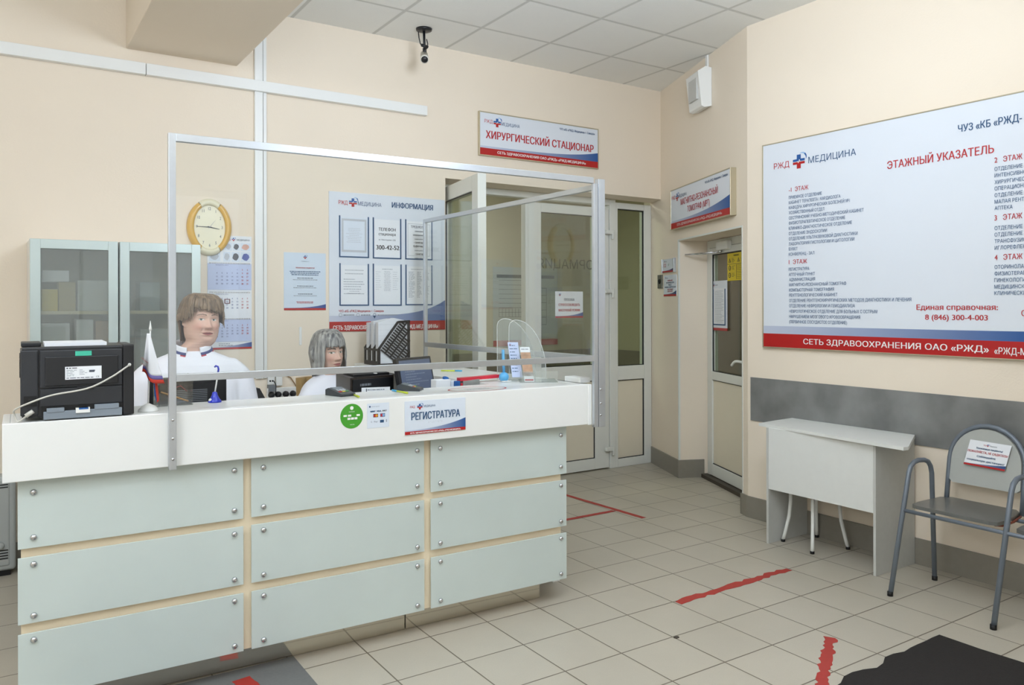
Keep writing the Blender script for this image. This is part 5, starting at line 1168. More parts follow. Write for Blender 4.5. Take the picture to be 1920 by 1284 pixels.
w = MB(); w.prism([A + u_ * .03 + D_v * .1 + Vector((0, 0, 1.128)), B - u_ * .02 + D_v * .1 + Vector((0, 0, 1.128)), B - u_ * .02 + D_v * .8 + Vector((0, 0, 1.128)), A + u_ * .03 + D_v * .8 + Vector((0, 0, 1.128))], (0, 0, .012), M_dark); w.lathe(A + u_ * .17 + D_v * .12 + Vector((0, 0, 1.138)), [(.012, 0), (.01, .004)], M_white, 12); w.build('output_tray', t)
pa, pb = at_depth(678, 727, 3.95), at_depth(731, 730, 4.0)
t = thing('document_card', 'white printed card leaning in front of the black box printer', 'document', (pa + (pb - pa) / 2 - Vector((0, 0, .12)))[:])
Fd = Frame(Vector((pa.x, pa.y, pa.z - .33)), Vector((pb.x - pa.x, pb.y - pa.y, 0)), (0, 0, 1)); L_ = (pb - pa).length
w = MB(); w.fbox(Fd, 0, L_, 0, .33, -.003, 0, M_paper); w.build('card', t); w = MB(); lines(w, Fd, .03, L_ - .01, .316, .29, 3, .005, M_greytxt, .001, False, .2); w.rect(Fd, .022, .026, .28, .325, .001, M_blacktxt); w.build('print', t)

# black magazine rack with papers at the wing's far end
M_rack = mat('rack_black', (26, 28, 33), .55, spec=.25)
rx, ry, RW, RD, RH, RL = 2.185, 4.965, .235, .24, .305, .115
t = thing('magazine_rack', 'black slotted three part magazine rack at the wall end of the counter wing', 'rack', (rx + RW / 2, ry + RD / 2, CT))
prof = [(0, 0), (RW, 0), (RW, RH), (RW * .62, RH * .985), (0, RL)]
for k in range(4):
    y = ry + k * RD / 3 - (.004 if k == 3 else 0); w = MB()
    # slotted wall: frame plus diagonal bars
    def seg(p, q, wd): 
        p, q = Vector((p[0], p[1])), Vector((q[0], q[1])); d = (q - p).normalized(); n = Vector((-d.y, d.x)) * wd / 2
        w.prism([(rx + a.x, y, CT + a.y) for a in (p - n, q - n, q + n, p + n)][::-1], (0, .004, 0), M_rack)
    e = .011
    for p, q in (((0, e / 2), (RW, e / 2)), ((RW - e, 0), (RW - e, RH)), ((RW, RH - e / 2), (RW * .62, RH * .985 - e / 2)), ((RW * .62, RH * .985 - .004), (0, RL - .004)), ((e / 2, 0), (e / 2, RL))): seg(p, q, .016)
    d = Vector((RW * .62, RH * .985 - RL)).normalized(); nn = Vector((d.y, -d.x))
    for r in range(5):
        o_ = Vector((0, RL)) + nn * (.018 + r * .047)
        for s_ in range(16):
            p = o_ + d * (.006 + s_ * .0185)
            q = p + nn * .036
            if min(p.x, q.x) > .006 and max(p.x, q.x) < RW - .006 and min(p.y, q.y) > .006 and p.y < RH and q.y < RH - .01: seg(p, q, .0100)
        seg_p = o_ + nn * .040; a0 = max(0, (0.0 - seg_p.x) / d.x); a1 = min((RW - seg_p.x) / d.x, (RH - .01 - seg_p.y) / d.y); a0 = max(a0, (0.005 - seg_p.y) / d.y)
        if a1 > a0 + .02: seg(seg_p + d * a0, seg_p + d * a1, .010)
    w.build('divider', t)
w = MB(); w.box(rx, rx + RW, ry, ry + RD, CT, CT + .004, M_rack); w.box(rx + RW - .004, rx + RW, ry, ry + RD, CT, CT + RH, M_rack); w.build('back_and_floor', t)
w = MB()
for k in range(3):
    a, b = ry + k * RD / 3, ry + (k + 1) * RD / 3; w.box(rx - .004, rx, a, a + .02, CT, CT + RL, M_rack); w.box(rx - .004, rx, b - .02, b, CT, CT + RL, M_rack); w.box(rx - .004, rx, a + .02, b - .02, CT, CT + .03, M_rack); w.box(rx - .004, rx, a + .02, b - .02, CT + RL - .015, CT + RL, M_rack)
w.build('front_lips', t)
for k, nm in enumerate(('front', 'middle', 'rear')):
    y = ry + .012 + k * RD / 3
    g = thing('paper_stack', 'sheaf of white papers standing in the %s slot of the black rack' % nm, 'papers', (rx + .1, y + .03, CT + .005), 'papers in the magazine rack')
    w = MB(); hh = (.315, .32, .31)[k]; w.prism([(rx + .004, y, CT + .0045), (rx + RW - .008, y, CT + .0045), (rx + RW - .008, y, CT + hh - .015), (rx + .12, y, CT + hh + .008 - .01 * k), (rx + .004, y, CT + hh - .02)], (0, .045, 0), mat('paper_sheaf', (226, 228, 232), .6, noise=.06, scale=14)); w.build('sheets', g)
    w = MB()
    for j in range(7): w.box(rx + .004, rx + .20 - j * .012, y - .0006, y, CT + .05 + j * .038, CT + .0512 + j * .038, M_faint)
    w.build('sheet_edges', g)

# low cabinet, phone, sockets at the back wall
t = thing('low_cabinet', 'white low cabinet against the back wall between the two women', 'cabinet', (1.55, 5.2, 0))
w = MB(); w.box(1.30, 1.86, 5.02, YB - .016, .0, .86, M_white); w.build('body', t); w = MB(); w.box(1.29, 1.87, 5.0, YB - .016, .86, .88, M_white); w.build('top', t, bevel=.002)
q = at_depth(486, 735, 4.95)
t = thing('desk_phone', 'black desk phone on the low cabinet beside the standing woman', 'telephone', (q.x, q.y + .05, .88))
w = MB(); w.prism([(q.x - .09, q.y - .03, .8805), (q.x + .055, q.y - .03, .8805), (q.x + .02, q.y + .06, .985), (q.x - .09, q.y + .06, .985)], (0, .05, 0), M_black); w.build('body', t, bevel=.005); w = MB(); w.box(q.x - .085, q.x - .045, q.y - .045, q.y - .0, .93, .96, M_dark); w.build('handset', t, bevel=.008)
def outlet(label, x0, x1, z0, z1):
    t = thing('wall_socket', label, 'socket', ((x0 + x1) / 2, YB, z0)); MB().box(x0, x1, YB - .02, YB, z0, z1, M_white).build('plate', t, bevel=.003); return t
xs0, xs1 = on_y(500.5, 715, YB).x, on_y(514, 715, YB).x
t = outlet('double hole white wall socket with a grey plug adapter right of the narrow duct', xs0, xs1, .975, 1.06)
w = MB(); 
for x in (xs0 + .016, xs1 - .016): w.lathe((x, YB - .0205, 1.0), [(.006, 0), (.006, .001)], M_dark, 12, axis=(0, -1, 0))
w.build('holes', t); MB().box(xs0, xs1 - .004, YB - .05, YB - .0, .93, .974, M_grey).build('adapter', t, bevel=.004)
x2, x3 = on_y(516, 715, YB).x, on_y(528, 715, YB).x; outlet('plain white wall socket under the notice poster', x2, x3, .965, 1.06)
w = MB(); w.tube([(xs1 - .008, YB - .02, 1.0), (xs1 + .003, YB - .03, .97), (xs1 + .002, YB - .03, .93), (xs1 - .004, YB - .035, .905)], .003, M_dark, 8); w.build('cable', loc=(xs1, YB - .03, .9), label='black cable hanging from the double hole socket', cat='cable')
ps = thing('power_strip', 'white power strip with four black plugs on the back wall above the low cabinet', 'power strip', (1.66, YB, .89))
p0, p1 = on_y(499, 738, YB).x, on_y(566, 735, YB).x
MB().box(p0, p1, YB - .03, YB, .882, .952, M_white).build('strip', ps, bevel=.004)
for k, px in enumerate((509, 522, 536, 549.5)):
    x = on_y(px, 740, YB - .04).x; w = MB(); w.lathe((x, YB - .03, .908), [(.021, 0), (.021, .016), (.016, .022), (.010, .035)], M_black, 16, axis=(0, -1, 0)); w.build('plug', ps)
w = MB(); w.tube([on_y(533, 702, YB - .01), on_y(545, 708, YB - .012), on_y(553, 720, YB - .015), on_y(560, 737, YB - .02)], .004, mat('cable_brown', (150, 118, 80), .5), 8); w.build('cable', loc=(1.74, YB - .01, .9), label='thin brown cable curving down the back wall to the power strip', cat='cable')

# ------------------------------------------------------------------ right hand side: desk, stool, bench, mat, floor tape
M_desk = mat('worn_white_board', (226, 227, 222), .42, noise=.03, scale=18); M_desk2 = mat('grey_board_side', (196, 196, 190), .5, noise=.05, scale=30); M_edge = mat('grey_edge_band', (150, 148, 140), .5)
t = thing('small_desk', 'small white desk with a front panel standing against the right wall', 'desk', (4.28, 2.93, 0))
zt = .748
w = MB(); w.prism([(4.105, 3.37, zt - .018), (4.035, 2.365, zt - .018), (4.075, 2.36, zt - .018), (4.478, 2.555, zt - .018), (4.478, 3.40, zt - .018), (4.30, 3.39, zt - .018)][::-1], (0, 0, .018), M_desk); w.build('top', t, bevel=.002)
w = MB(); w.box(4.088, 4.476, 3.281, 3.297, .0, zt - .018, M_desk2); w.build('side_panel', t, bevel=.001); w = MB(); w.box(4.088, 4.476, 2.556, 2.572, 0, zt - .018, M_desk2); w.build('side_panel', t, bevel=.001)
w = MB(); w.box(4.0895, 4.105, 2.5725, 3.2805, .345, zt - .018, M_desk); w.build('front_panel', t, bevel=.001)
feet = [Vector((4.205, 3.262, 0)), Vector((4.142, 3.002, 0)), Vector((4.462, 3.20, 0)), Vector((4.40, 2.935, 0))]
sc = sum(feet, Vector()) / 4
t = thing('stool', 'white metal legged stool tucked under the small desk', 'stool', (sc.x, sc.y, 0))
M_wtube = mat('white_tube', (232, 232, 226), .35)
tops = []
for f in feet:
    d = f - sc; w = MB(); z_ = Vector((0, 0, 1))
    w.tube([f + z_ * .012, sc + d * .93 + z_ * .06, sc + d * .80 + z_ * .17, sc + d * .755 + z_ * .26, sc + d * .75 + z_ * .44], .011, M_wtube, 12); l = w.build('leg', t)
    w = MB(); w.lathe(f, [(.013, 0), (.013, .016)], M_dark, 12); w.build('rubber_foot', l); tops.append(sc + d * .76 + z_ * .335)
w = MB(); o4 = [tops[0], tops[1], tops[3], tops[2]]
for k in range(4): w.tube([o4[k], o4[(k + 1) % 4]], .006, M_wtube, 8)
w.build('stretcher', t)
w = MB(); w.lathe((sc.x, sc.y, .44), [(.16, 0), (.172, .01), (.172, .03), (.15, .042)], mat('stool_seat_grey', (150, 150, 150), .5), 32); w.build('seat', t)

# waiting bench
M_bench = mat('bench_grey_paint', (116, 124, 134), .38, .25, noise=.08, scale=25); M_vinyl = mat('worn_grey_vinyl', (108, 108, 104), .30, noise=.16, scale=8, coat=.1); M_vinyl2 = mat('light_grey_vinyl', (176, 178, 172), .32, noise=.05, scale=8); M_rust = mat('rusty_red', (140, 66, 44), .6, noise=.2)
bench = thing('waiting_bench', 'grey tube framed waiting bench with vinyl seats at the right picture edge', 'bench', (4.15, 1.9, 0))
YF0 = 2.345; PIT = .507
P = lambda x, y: on_y(x, y, YF0)
fp0 = [P(1669, 1106), P(1704, 886), P(1707.5, 874), P(1714, 866), P(1722, 862.5), P(1733, 862), P(1740, 865), P(1744.5, 873), P(1747, 886), P(1752.5, 1078)]
fp0[0].z = .0; fp0[-1].z = 0
for k in range(3):
    w = MB(); off = Vector((-.006 * k, -PIT * k, 0)); pts = [q + off for q in fp0]
    w.tube(pts, .0125, M_bench, 14); f = w.build('leg_frame', bench)
    w = MB(); w.lathe((pts[0].x, pts[0].y, 0), [(.0145, 0), (.0145, .022)], M_dark, 12); w.build('rubber_foot', f); w = MB(); w.lathe((pts[-1].x, pts[-1].y, 0), [(.0145, 0), (.0145, .022)], M_dark, 12); w.build('rubber_foot', f)
def at_z(p, q, z): return p + (q - p) * ((z - p.z) / (q.z - p.z))
fx_ = at_z(fp0[0], fp0[1], .425); bx_ = at_z(fp0[-2], fp0[-1], .425)
w = MB(); w.tube([fx_, fx_ + Vector((-.012, -2 * PIT, 0))], .010, M_bench, 12); w.build('front_bar', bench); w = MB(); w.tube([bx_, bx_ + Vector((-.012, -2 * PIT, 0))], .010, M_bench, 12); w.build('rear_bar', bench)
for k in range(2):
    yo = -PIT * k; ZS = .452; dz = 0 if k == 0 else -.012
    base = [(4.045, 2.325), (4.03, 2.29), (4.03, 1.935), (4.045, 1.90), (4.12, 1.895), (4.33, 1.93), (4.375, 1.965), (4.375, 2.29), (4.33, 2.33), (4.12, 2.335)]
    w = MB(); w.prism([(x, y + yo, ZS - .016 + dz) for x, y in base][::-1], (0, 0, .018), M_vinyl); s = w.build('seat', bench, bevel=.007, seg=3)
    w = MB(); w.tube([(4.06, 1.92 + yo, ZS - .018), (4.10, 1.905 + yo, ZS - .024), (4.2, 1.90 + yo, ZS - .02), (4.33, 1.925 + yo, ZS - .018)], .006, M_rust, 8); w.build('worn_edge', s)
    yc = 2.118 + yo; hw = .19
    def hp(u, v, c=0): # u across, v up along the leaning back plane
        return Vector((4.355 + v * .16 + c, yc - u, ZS + v))
    arch = [hp(-hw, -.02), hp(-hw * 1.0, .12), hp(-hw * 1.0, .20)] + [hp(hw * math.cos(g), .215 + .19 * math.sin(g)) for g in [math.pi * (1 - i / 14) for i in range(15)]] + [hp(hw, .20), hp(hw, .12), hp(hw, -.02)]
    w = MB(); w.tube(arch, .0125, M_bench, 14); w.build('back_hoop', bench)
    w = MB(); outline = [(-hw + .012, .105)] + [((hw - .014) * math.cos(g), .215 + .175 * math.sin(g)) for g in [math.pi * (1 - i / 18) for i in range(19)]] + [(hw - .012, .105), (hw - .03, .09), (-hw + .03, .09)]
    w.prism([hp(u, v, -.010 - .012 * math.cos(u / hw * 1.4)) for u, v in outline], (.024, 0, -.003), M_vinyl2); w.build('backrest', bench, bevel=.008, seg=3)
nq = [on_x(*p, 4.395) for p in ((1822, 823), (1898, 834.5), (1890, 882), (1813, 868))]
hb = lambda q: Vector((4.355 + (q.z - .452) * .16 - .0265, q.y, q.z))
qa, qb, qc, qd = [hb(q) for q in nq]
Fn = Frame(qd, qc - qd, (0, 0, 1)); Fn.v = (qa - qd).normalized(); Fn.n = Fn.u.cross(Fn.v).normalized()
W_, H_ = (qc - qd).length, (qa - qd).length
t = thing('seat_notice', 'white do not sit notice with a red and blue foot on the bench backrest', 'notice', tuple(qd))
w = MB(); w.fbox(Fn, 0, W_, 0, H_, -.0005, .0005, M_paper); w.build('sheet', t)
w = MB(); c = .0014; k = H_ / .135
w.text(Fn, 'РЖД', W_ * .36, H_ * .83, W_ * .42, .007 * k, M_redtxt, c); emblem(w, Fn, W_ * .46, H_ * .86, .016 * k, c); w.text(Fn, 'Медицина', W_ * .51, H_ * .83, W_ * .68, .007 * k, M_darktxt, c)
w.text(Fn, 'Уважаемые пациенты!', W_ * .2, H_ * .68, W_ * .84, .010 * k, M_navy, c, .02); w.text(Fn, 'ПОЖАЛУЙСТА, НЕ САДИТЕСЬ!', W_ * .015, H_ * .525, W_ * .985, .0115 * k, M_redtxt, c, .02); w.text(Fn, 'Соблюдайте', W_ * .27, H_ * .36, W_ * .72, .0105 * k, M_navy, c, .02); w.text(Fn, 'социальную дистанцию!', W_ * .05, H_ * .20, W_ * .95, .0105 * k, M_navy, c, .02)
w.rect(Fn, 0, W_, 0, H_ * .07, .001, M_red); w.build('lettering', t)
wave(Fn, 0, W_, H_ * .07, H_ * .08, H_ * .19, t, grad('print_wave_seat', (150, 160, 185), (30, 70, 130), 1, True), 1.8, .0009)

# door mat
rnd = random.Random(3)
M_mat = mat('black_door_mat', (34, 30, 28), .95, noise=.25, scale=70, bump=.5, bscale=300)
edge = []
for i in range(25):
    x = 3.576 - i * .06; edge.append((x, 1.932 - .045 * i / 24 + (rnd.random() - .5) * .010 + .018 * math.sin(i * 1.25) * (i > 5)))
w = MB(); w.prism([(x, y, .001) for x, y in edge] + [(2.13, .5, .001), (3.60, .5, .001), (3.592, 1.4, .001), (3.587, 1.6, .001), (3.575, 1.75, .001)], (0, 0, .011), M_mat)
w.build('door_mat', loc=(2.9, 1.3, .001), label='black textile door mat on the tiles at the lower right', cat='mat')
M_lino = mat('dark_grey_mat', (112, 112, 110), .7, noise=.12, scale=90)
w = MB(); w.prism([(.2, 3.36, .0005), (.2, 1.5, .0005), (1.068, 1.5, .0005), (1.078, 3.352, .0005)], (0, 0, .003), M_lino); w.build('floor_mat', loc=(.7, 2.5, .0005), label='grey floor mat along the left foot of the counter', cat='mat')
# worn red floor tape
M_tape = mat('red_floor_tape', (172, 52, 44), .55, noise=.10, scale=40)
def tape(label, a, b, wd, z=.0006, worn=.004, grp='red tape marks on the floor', n=26):
    a, b = Vector((*a, z)), Vector((*b, z)); d = (b - a).normalized(); s = Vector((-d.y, d.x, 0)); L, R = [], []
    for i in range(n + 1):
        p = a + (b - a) * i / n; L.append(p + s * (wd / 2 + (rnd.random() - .6) * worn)); R.append(p - s * (wd / 2 + (rnd.random() - .6) * worn))
    w = MB()
    for i in range(n): w.prism([R[i], R[i + 1], L[i + 1], L[i]], (0, 0, .0006), M_tape)
    return w.build('floor_tape', loc=tuple((a + b) / 2), label=label, cat='tape', group=grp)
tape('worn red tape strip on the open floor between the counter and the small desk', (2.892, 2.886), (3.785, 2.902), .05, worn=.022)
tape('short red tape strip pointing to the door mat at the lower edge', (3.165, 2.20), (2.70, 1.92), .05, worn=.02)
tape('long red tape strip running beside the counter towards the double door', (3.80, 5.15), (3.852, 4.165), .042)
tape('red tape strip meeting the long strip at a right angle near the counter end', (3.30, 4.435), (3.80, 4.432), .042, z=.0014)
tape('red tape piece on the grey floor mat at the bottom edge', (.835, 3.262), (.90, 2.8), .075, z=.0038)
w = MB(); q = on_z(1268, 1195); w.prism([q + Vector((math.cos(k * 1.05) * .014 * (1 + .3 * math.sin(3 * k)), math.sin(k * 1.05) * .012, .0003)) for k in range(6)], (0, 0, .003), mat('chipped_tile', (74, 66, 56), .8)); w.build('tile_chip', loc=tuple(q), label='small dark chip at a tile corner near the worn red tape', cat='chip')
# ------------------------------------------------------------------ people
def smooth(a, b, x):
    t = max(0.0, min(1.0, (x - a) / (b - a))); return t * t * (3 - 2 * t)
def gs(x, s): return math.exp(-(x / s) ** 2)
def interp(z, tab):
    for (z0, v0), (z1, v1) in zip(tab, tab[1:]):
        if z0 >= z >= z1:
            t = (z0 - z) / (z0 - z1); t = t * t * (3 - 2 * t) * .5 + t * .5
            return v0 + (v1 - v0) * t
    return tab[-1][1] if z < tab[-1][0] else tab[0][1]
def skin_material(name, rough=.5):
    m = bpy.data.materials.new(name); m.use_nodes = True; nt = m.node_tree; b = nt.nodes['Principled BSDF']
    a = nt.nodes.new('ShaderNodeAttribute'); a.attribute_name = 'skin_tone'
    nz = nt.nodes.new('ShaderNodeTexNoise'); nz.inputs['Scale'].default_value = 90; nz.inputs['Detail'].default_value = 3
    mx = nt.nodes.new('ShaderNodeMix'); mx.data_type = 'RGBA'; mx.blend_type = 'MULTIPLY'; mx.inputs['Factor'].default_value = .12
    nt.links.new(a.outputs['Color'], mx.inputs['A']); nt.links.new(nz.outputs['Color'], mx.inputs['B']); nt.links.new(mx.outputs['Result'], b.inputs['Base Color'])
    b.inputs['Roughness'].default_value = rough; b.inputs['Subsurface Weight'].default_value = .08; b.inputs['Subsurface Radius'].default_value = (.006, .003, .002)
    return m

class Person:
    """continuous body: crown > face > neck > trunk rings, head-local coords (x to the person's left, y forward, z up, 0 at the eyes)"""
    def __init__(s, eye, face_yaw, body_yaw, P, roll=0.0, pitch=0.0):
        s.eye = Vector(eye); s.P = P
        s.hy, s.by, s.roll, s.pitch = face_yaw, body_yaw, roll, pitch
    def place(s, p, force=None):
        """head-local -> world; the trunk below the neck keeps the body's own heading"""
        t = smooth(-.105, -.16, p[2]) if force is None else force
        x, y, z = p
        q = Vector((x, y, z))
        h = Matrix.Rotation(s.roll * (1 - t), 3, 'Y') @ Matrix.Rotation(s.pitch * (1 - t), 3, 'X')
        piv = Vector((0, -.01, -.13)); q = piv + h @ (q - piv) if t < 1 else q
        a = s.hy * (1 - t) + s.by * t
        c, sn = math.cos(a), math.sin(a)
        # person's forward (+y) turned to world heading a (0 = -Y world, towards the hall), x = person's left
        return s.eye + Vector((q.x * c + q.y * sn, q.x * sn - q.y * c, q.z)) + s.P.get('shift', Vector((0, 0, 0))) * t

def head_point(th, z, P):
    w = interp(z, P['w']); f = interp(z, P['f']); b = interp(z, P['b'])
    sn, cs = math.sin(th), math.cos(th)
    ex = P.get('sq', .88) if cs > 0 else 1.0
    x = w * math.copysign(abs(sn) ** ex, sn)
    y = (f if cs > 0 else b) * math.copysign(abs(cs) ** (ex if cs > 0 else 1.0), cs)
    if cs > 0 and z > -.16:
        k = smooth(0, .25, cs); d = 0.0; ax = abs(x); N = P.get('nose', 1.0)
        # nose
        if -.056 < z < .022:
            rid = .0215 * smooth(.020, -.036, z) * (1 - smooth(-.038, -.052, z))
            sg = .0085 + .0065 * smooth(.0, -.036, z)
            d += N * rid * gs(x, sg)
        d += N * .0085 * gs(ax - .0125, .0068) * gs(z + .0385, .0075) + N * .006 * gs(x, .009) * gs(z + .036, .009)
        d -= .0035 * gs(ax - .007, .0035) * gs(z + .049, .003)
        # eyes
        d -= .0115 * gs(ax - .031, .017) * gs(z - .001, .0115)
        d += .0085 * gs(ax - .0315, .0125) * gs(z, .0075)
        d += .0030 * gs(ax - .0315, .016) * gs(z - .0085, .0028)       # upper lid fold
        d += .0018 * gs(ax - .0315, .014) * gs(z + .0085, .003)
        d += .0045 * gs(ax - .030, .022) * gs(z - .021, .009)          # brow ridge
        d += P.get('cheek', .006) * gs(ax - .042, .020) * gs(z + .034, .020)
        d -= P.get('fold', .002) * gs(ax - .026 - .3 * (-.045 - z), .004) * gs(z + .055, .014)   # nasolabial fold
        # mouth
        mw = P.get('mouth', .024)
        d += .0055 * gs(x, mw) * gs(z + .0630, .0048) + .0060 * gs(x, mw * .85) * gs(z + .0745, .0052)
        d -= .0052 * gs(x, mw * 1.05) * gs(z + .0685, .0019)
        d -= .0016 * gs(x, .0035) * gs(z + .054, .005)
        d -= .0045 * gs(x, .022) * gs(z + .085, .0055)
        d += .0065 * gs(x, .019) * gs(z + .102, .011)
        y += d * k
    # ears
    if -.06 < z < .03:
        e = .016 * gs(y + .004 + .2 * z, .011) * smooth(-.045, -.03, z) * (1 - smooth(.012, .026, z))
        inner = .006 * gs(y - .001, .005) * gs(z + .008, .012)
        x += math.copysign(e - inner, x) if ax_ok(x) else 0
    return Vector((x, y, z))
def ax_ok(x): return abs(x) > .03

def face_color(x, y, z, P):
    """natural colouring of the skin, brows, lids, irises and lips"""
    c = np.array(lin(P['skin'])); ax = abs(x)
    if y > .02 and z > -.13:
        blush = np.array(lin(P['blush'])); k = .45 * gs(ax - .045, .022) * gs(z + .036, .020) + .35 * gs(x, .012) * gs(z + .038, .012) + .15 * gs(x, .02) * gs(z + .1, .015)
        c = c * (1 - k) + blush * k
        lip = np.array(lin(P['lip'])); mw = P.get('mouth', .024)
        if ax < mw * 1.15:
            up = -.0685 + .0072 * (1 - (ax / (mw * 1.15)) ** 2) * (1 - .25 * gs(x, .003)); lo = -.0685 - .0088 * (1 - (ax / (mw * 1.15)) ** 2)
            if lo < z < up: c = lip
            if abs(z + .0685) < .0011: c = lip * .45
        # brows
        bx = ax - .033; bz = z - (.0225 + .0035 * (1 - (bx / .02) ** 2) - .10 * max(0, bx) )
        if abs(bx) < .021 and abs(bz) < .0024 * P.get('eye', 1.0) ** 2 * (1.1 - .4 * bx / .02): c = c * (1 - P['brow_k']) + np.array(lin(P['brow'])) * P['brow_k']
        # eyes
        ex_ = (ax - .0315) / (.0148 * P.get('eye', 1.0)); q = 1 - ex_ * ex_
        if q > 0:
            hi = P.get('lid', .0052) * q ** .8; lo = -.0042 * q
            if lo < z < hi:
                c = np.array(lin((228, 222, 216)))
                gx = P.get('gaze', 0.0); r = math.hypot(x - math.copysign(.0315, x) - gx, z - .0008)
                if r < .0056: c = np.array(lin(P['iris']))
                if r < .0024: c = np.array(lin((20, 18, 18)))
            elif abs(z - hi) < P.get('lash', .0013) and q > .02: c = np.array(lin(P['lash_c']))
            elif abs(z - lo) < .0009: c = c * .72
    return c

def build_body(p, name, mat_, root):
    P = p.P; verts = []; cols = []
    zs = [.1235 - .0012 * i ** 1.0 for i in range(6)]
    z = .115
    while z > -.13: zs.append(z); z -= .0017
    while z > -.20: zs.append(z); z -= .004
    while z > P['hip']: zs.append(z); z -= .02
    ths = []
    t = -math.pi
    while t < math.pi - 1e-4:
        ths.append(t); t += .0155 if abs(t) < 1.25 else .06
    n = len(ths)
    for z in zs:
        for th in ths:
            h = head_point(th, z, P); verts.append(p.place(h)); cols.append(face_color(h.x, h.y, h.z, P))
    faces = [tuple(range(n))]
    for i in range(len(zs) - 1):
        for j in range(n): faces.append((i * n + j, (i + 1) * n + j, (i + 1) * n + (j + 1) % n, i * n + (j + 1) % n))
    faces.append(tuple((len(zs) - 1) * n + j for j in range(n))[::-1])
    w = MB(); w.add(verts, faces, mat_, True)
    nb = len(w.v)
    return w, cols, nb

def finish_body(w, cols, name, root, skin):
    o = w.build(name, root)
    a = o.data.color_attributes.new('skin_tone', 'FLOAT_COLOR', 'POINT')
    base = lin(skin); arr = np.ones((len(o.data.vertices), 4), dtype=np.float32); arr[:, :3] = base
    arr[:len(cols), :3] = np.array(cols); a.data.foreach_set('color', arr.ravel())
    return o
def limb(w, pts, rs, m, n=16):
    """tapered limb through joints, rounded by interpolation"""
    P_ = []; R_2 = []
    for i in range(len(pts) - 1):
        for k in range(6):
            t = k / 6; P_.append(Vector(pts[i]).lerp(Vector(pts[i + 1]), t)); R_2.append(rs[i] + (rs[i + 1] - rs[i]) * t)
    P_.append(Vector(pts[-1])); R_2.append(rs[-1])
    for _ in range(2): P_ = [P_[0]] + [(P_[i - 1] + P_[i] * 2 + P_[i + 1]) / 4 for i in range(1, len(P_) - 1)] + [P_[-1]]
    w.tube(P_, R_2, m, n)
def hand(w, wrist, d, side, m, palm_n):
    """palm with five separate curled fingers; d = direction of the fingers, side = towards the thumb, palm_n = the way the palm faces"""
    d = Vector(d).normalized(); s_ = Vector(side); s_ = (s_ - d * s_.dot(d)).normalized(); pn = Vector(palm_n); pn = (pn - d * pn.dot(d) - s_ * pn.dot(s_)).normalized(); o = Vector(wrist)
    rows_ = []
    for i in range(7):
        t = i / 6; wd = .027 + .015 * math.sin(min(1, t * 1.3) * math.pi / 2); th_ = .016 - .004 * t
        rows_.append([o + d * (t * .09) + s_ * wd * math.cos(g) + pn * th_ * math.sin(g) for g in [2 * math.pi * j / 12 for j in range(12)]])
    w.grid(rows_, m, wrap=True); w.add(rows_[-1], [tuple(range(12))], m)
    for k, (off, L, r) in enumerate(((.029, .070, .0088), (.010, .078, .009), (-.010, .073, .0086), (-.028, .058, .0078))):
        b = o + d * .083 + s_ * off; c1 = (d + pn * .35).normalized(); c2 = (d + pn * .9).normalized(); c3 = (d * .6 + pn).normalized()
        w.tube([b, b + c1 * L * .45, b + c1 * L * .45 + c2 * L * .32, b + c1 * L * .45 + c2 * L * .32 + c3 * L * .2], [r, r * .95, r * .85, r * .6], m, 10)
    b = o + d * .025 + s_ * .024; c1 = (d * .7 + s_ * .7 + pn * .2).normalized(); c2 = (d * .95 + s_ * .25 + pn * .3).normalized()
    w.tube([b, b + c1 * .035, b + c1 * .035 + c2 * .03, b + c1 * .035 + c2 * .048], [.0125, .0105, .0095, .006], m, 10)

def hair_shell(p, th_fn, zlow_fn, P, m, parent, name, nth=180, nz=46, streak=.0025, seed=1):
    """strand-grooved hair shell around the skull: zlow_fn(theta) hem height, th_fn(theta, z) thickness"""
    rnd = random.Random(seed); ph = [rnd.random() * 6.28 for _ in range(8)]
    rows_ = []
    for i in range(nz + 1):
        v = i / nz; row = []
        for j in range(nth):
            th = -math.pi + 2 * math.pi * j / nth
            zl = zlow_fn(th); ztop = .1235
            # denser near the crown
            z = ztop + (zl - ztop) * (1 - math.cos(v * math.pi / 2)) if v < .999 else zl
            z = max(zl, z)
            h = head_point(th, min(z, .122), dict(P, nose=0)) if z > -.10 else head_point(th, z, dict(P, nose=0))
            base = Vector((h.x, h.y, 0)); 
            if z < -.03:      # below the jaw line hair hangs from the skull's own width
                q = head_point(th, -.03, dict(P, nose=0)); k = smooth(-.03, -.07, z); base = base.lerp(Vector((q.x, q.y, 0)) * P.get('hang', .98), k)
            r = base.length; dirv = base.normalized() if r > 1e-4 else Vector((math.sin(th), math.cos(th), 0))
            g = sum(math.sin(th * (9 + 7 * q_) + ph[q_] + v * (1.5 if q_ % 2 else -1.2)) for q_ in range(8)) / 8
            t = th_fn(th, z) + streak * g * smooth(.0, .25, v)
            rr = r + t
            zz = z + P.get('top', .012) * smooth(.04, .122, z) + (.0035 * math.sin(th * 37 + ph[0]) + .004 * math.sin(th * 23 + ph[1])) * (v > .97)
            row.append(p.place(Vector((dirv.x * rr, dirv.y * rr, zz)), force=0.0))
        rows_.append(row)
    w = MB(); w.grid(rows_, m, wrap=True); w.add([sum(rows_[0], Vector()) / nth] + rows_[0], [(0, 1 + j, 1 + (j + 1) % nth) for j in range(nth)], m, True)
    o = w.build(name, parent); sm = o.modifiers.new('thick', 'SOLIDIFY'); sm.thickness = .006; sm.offset = -1
    return o
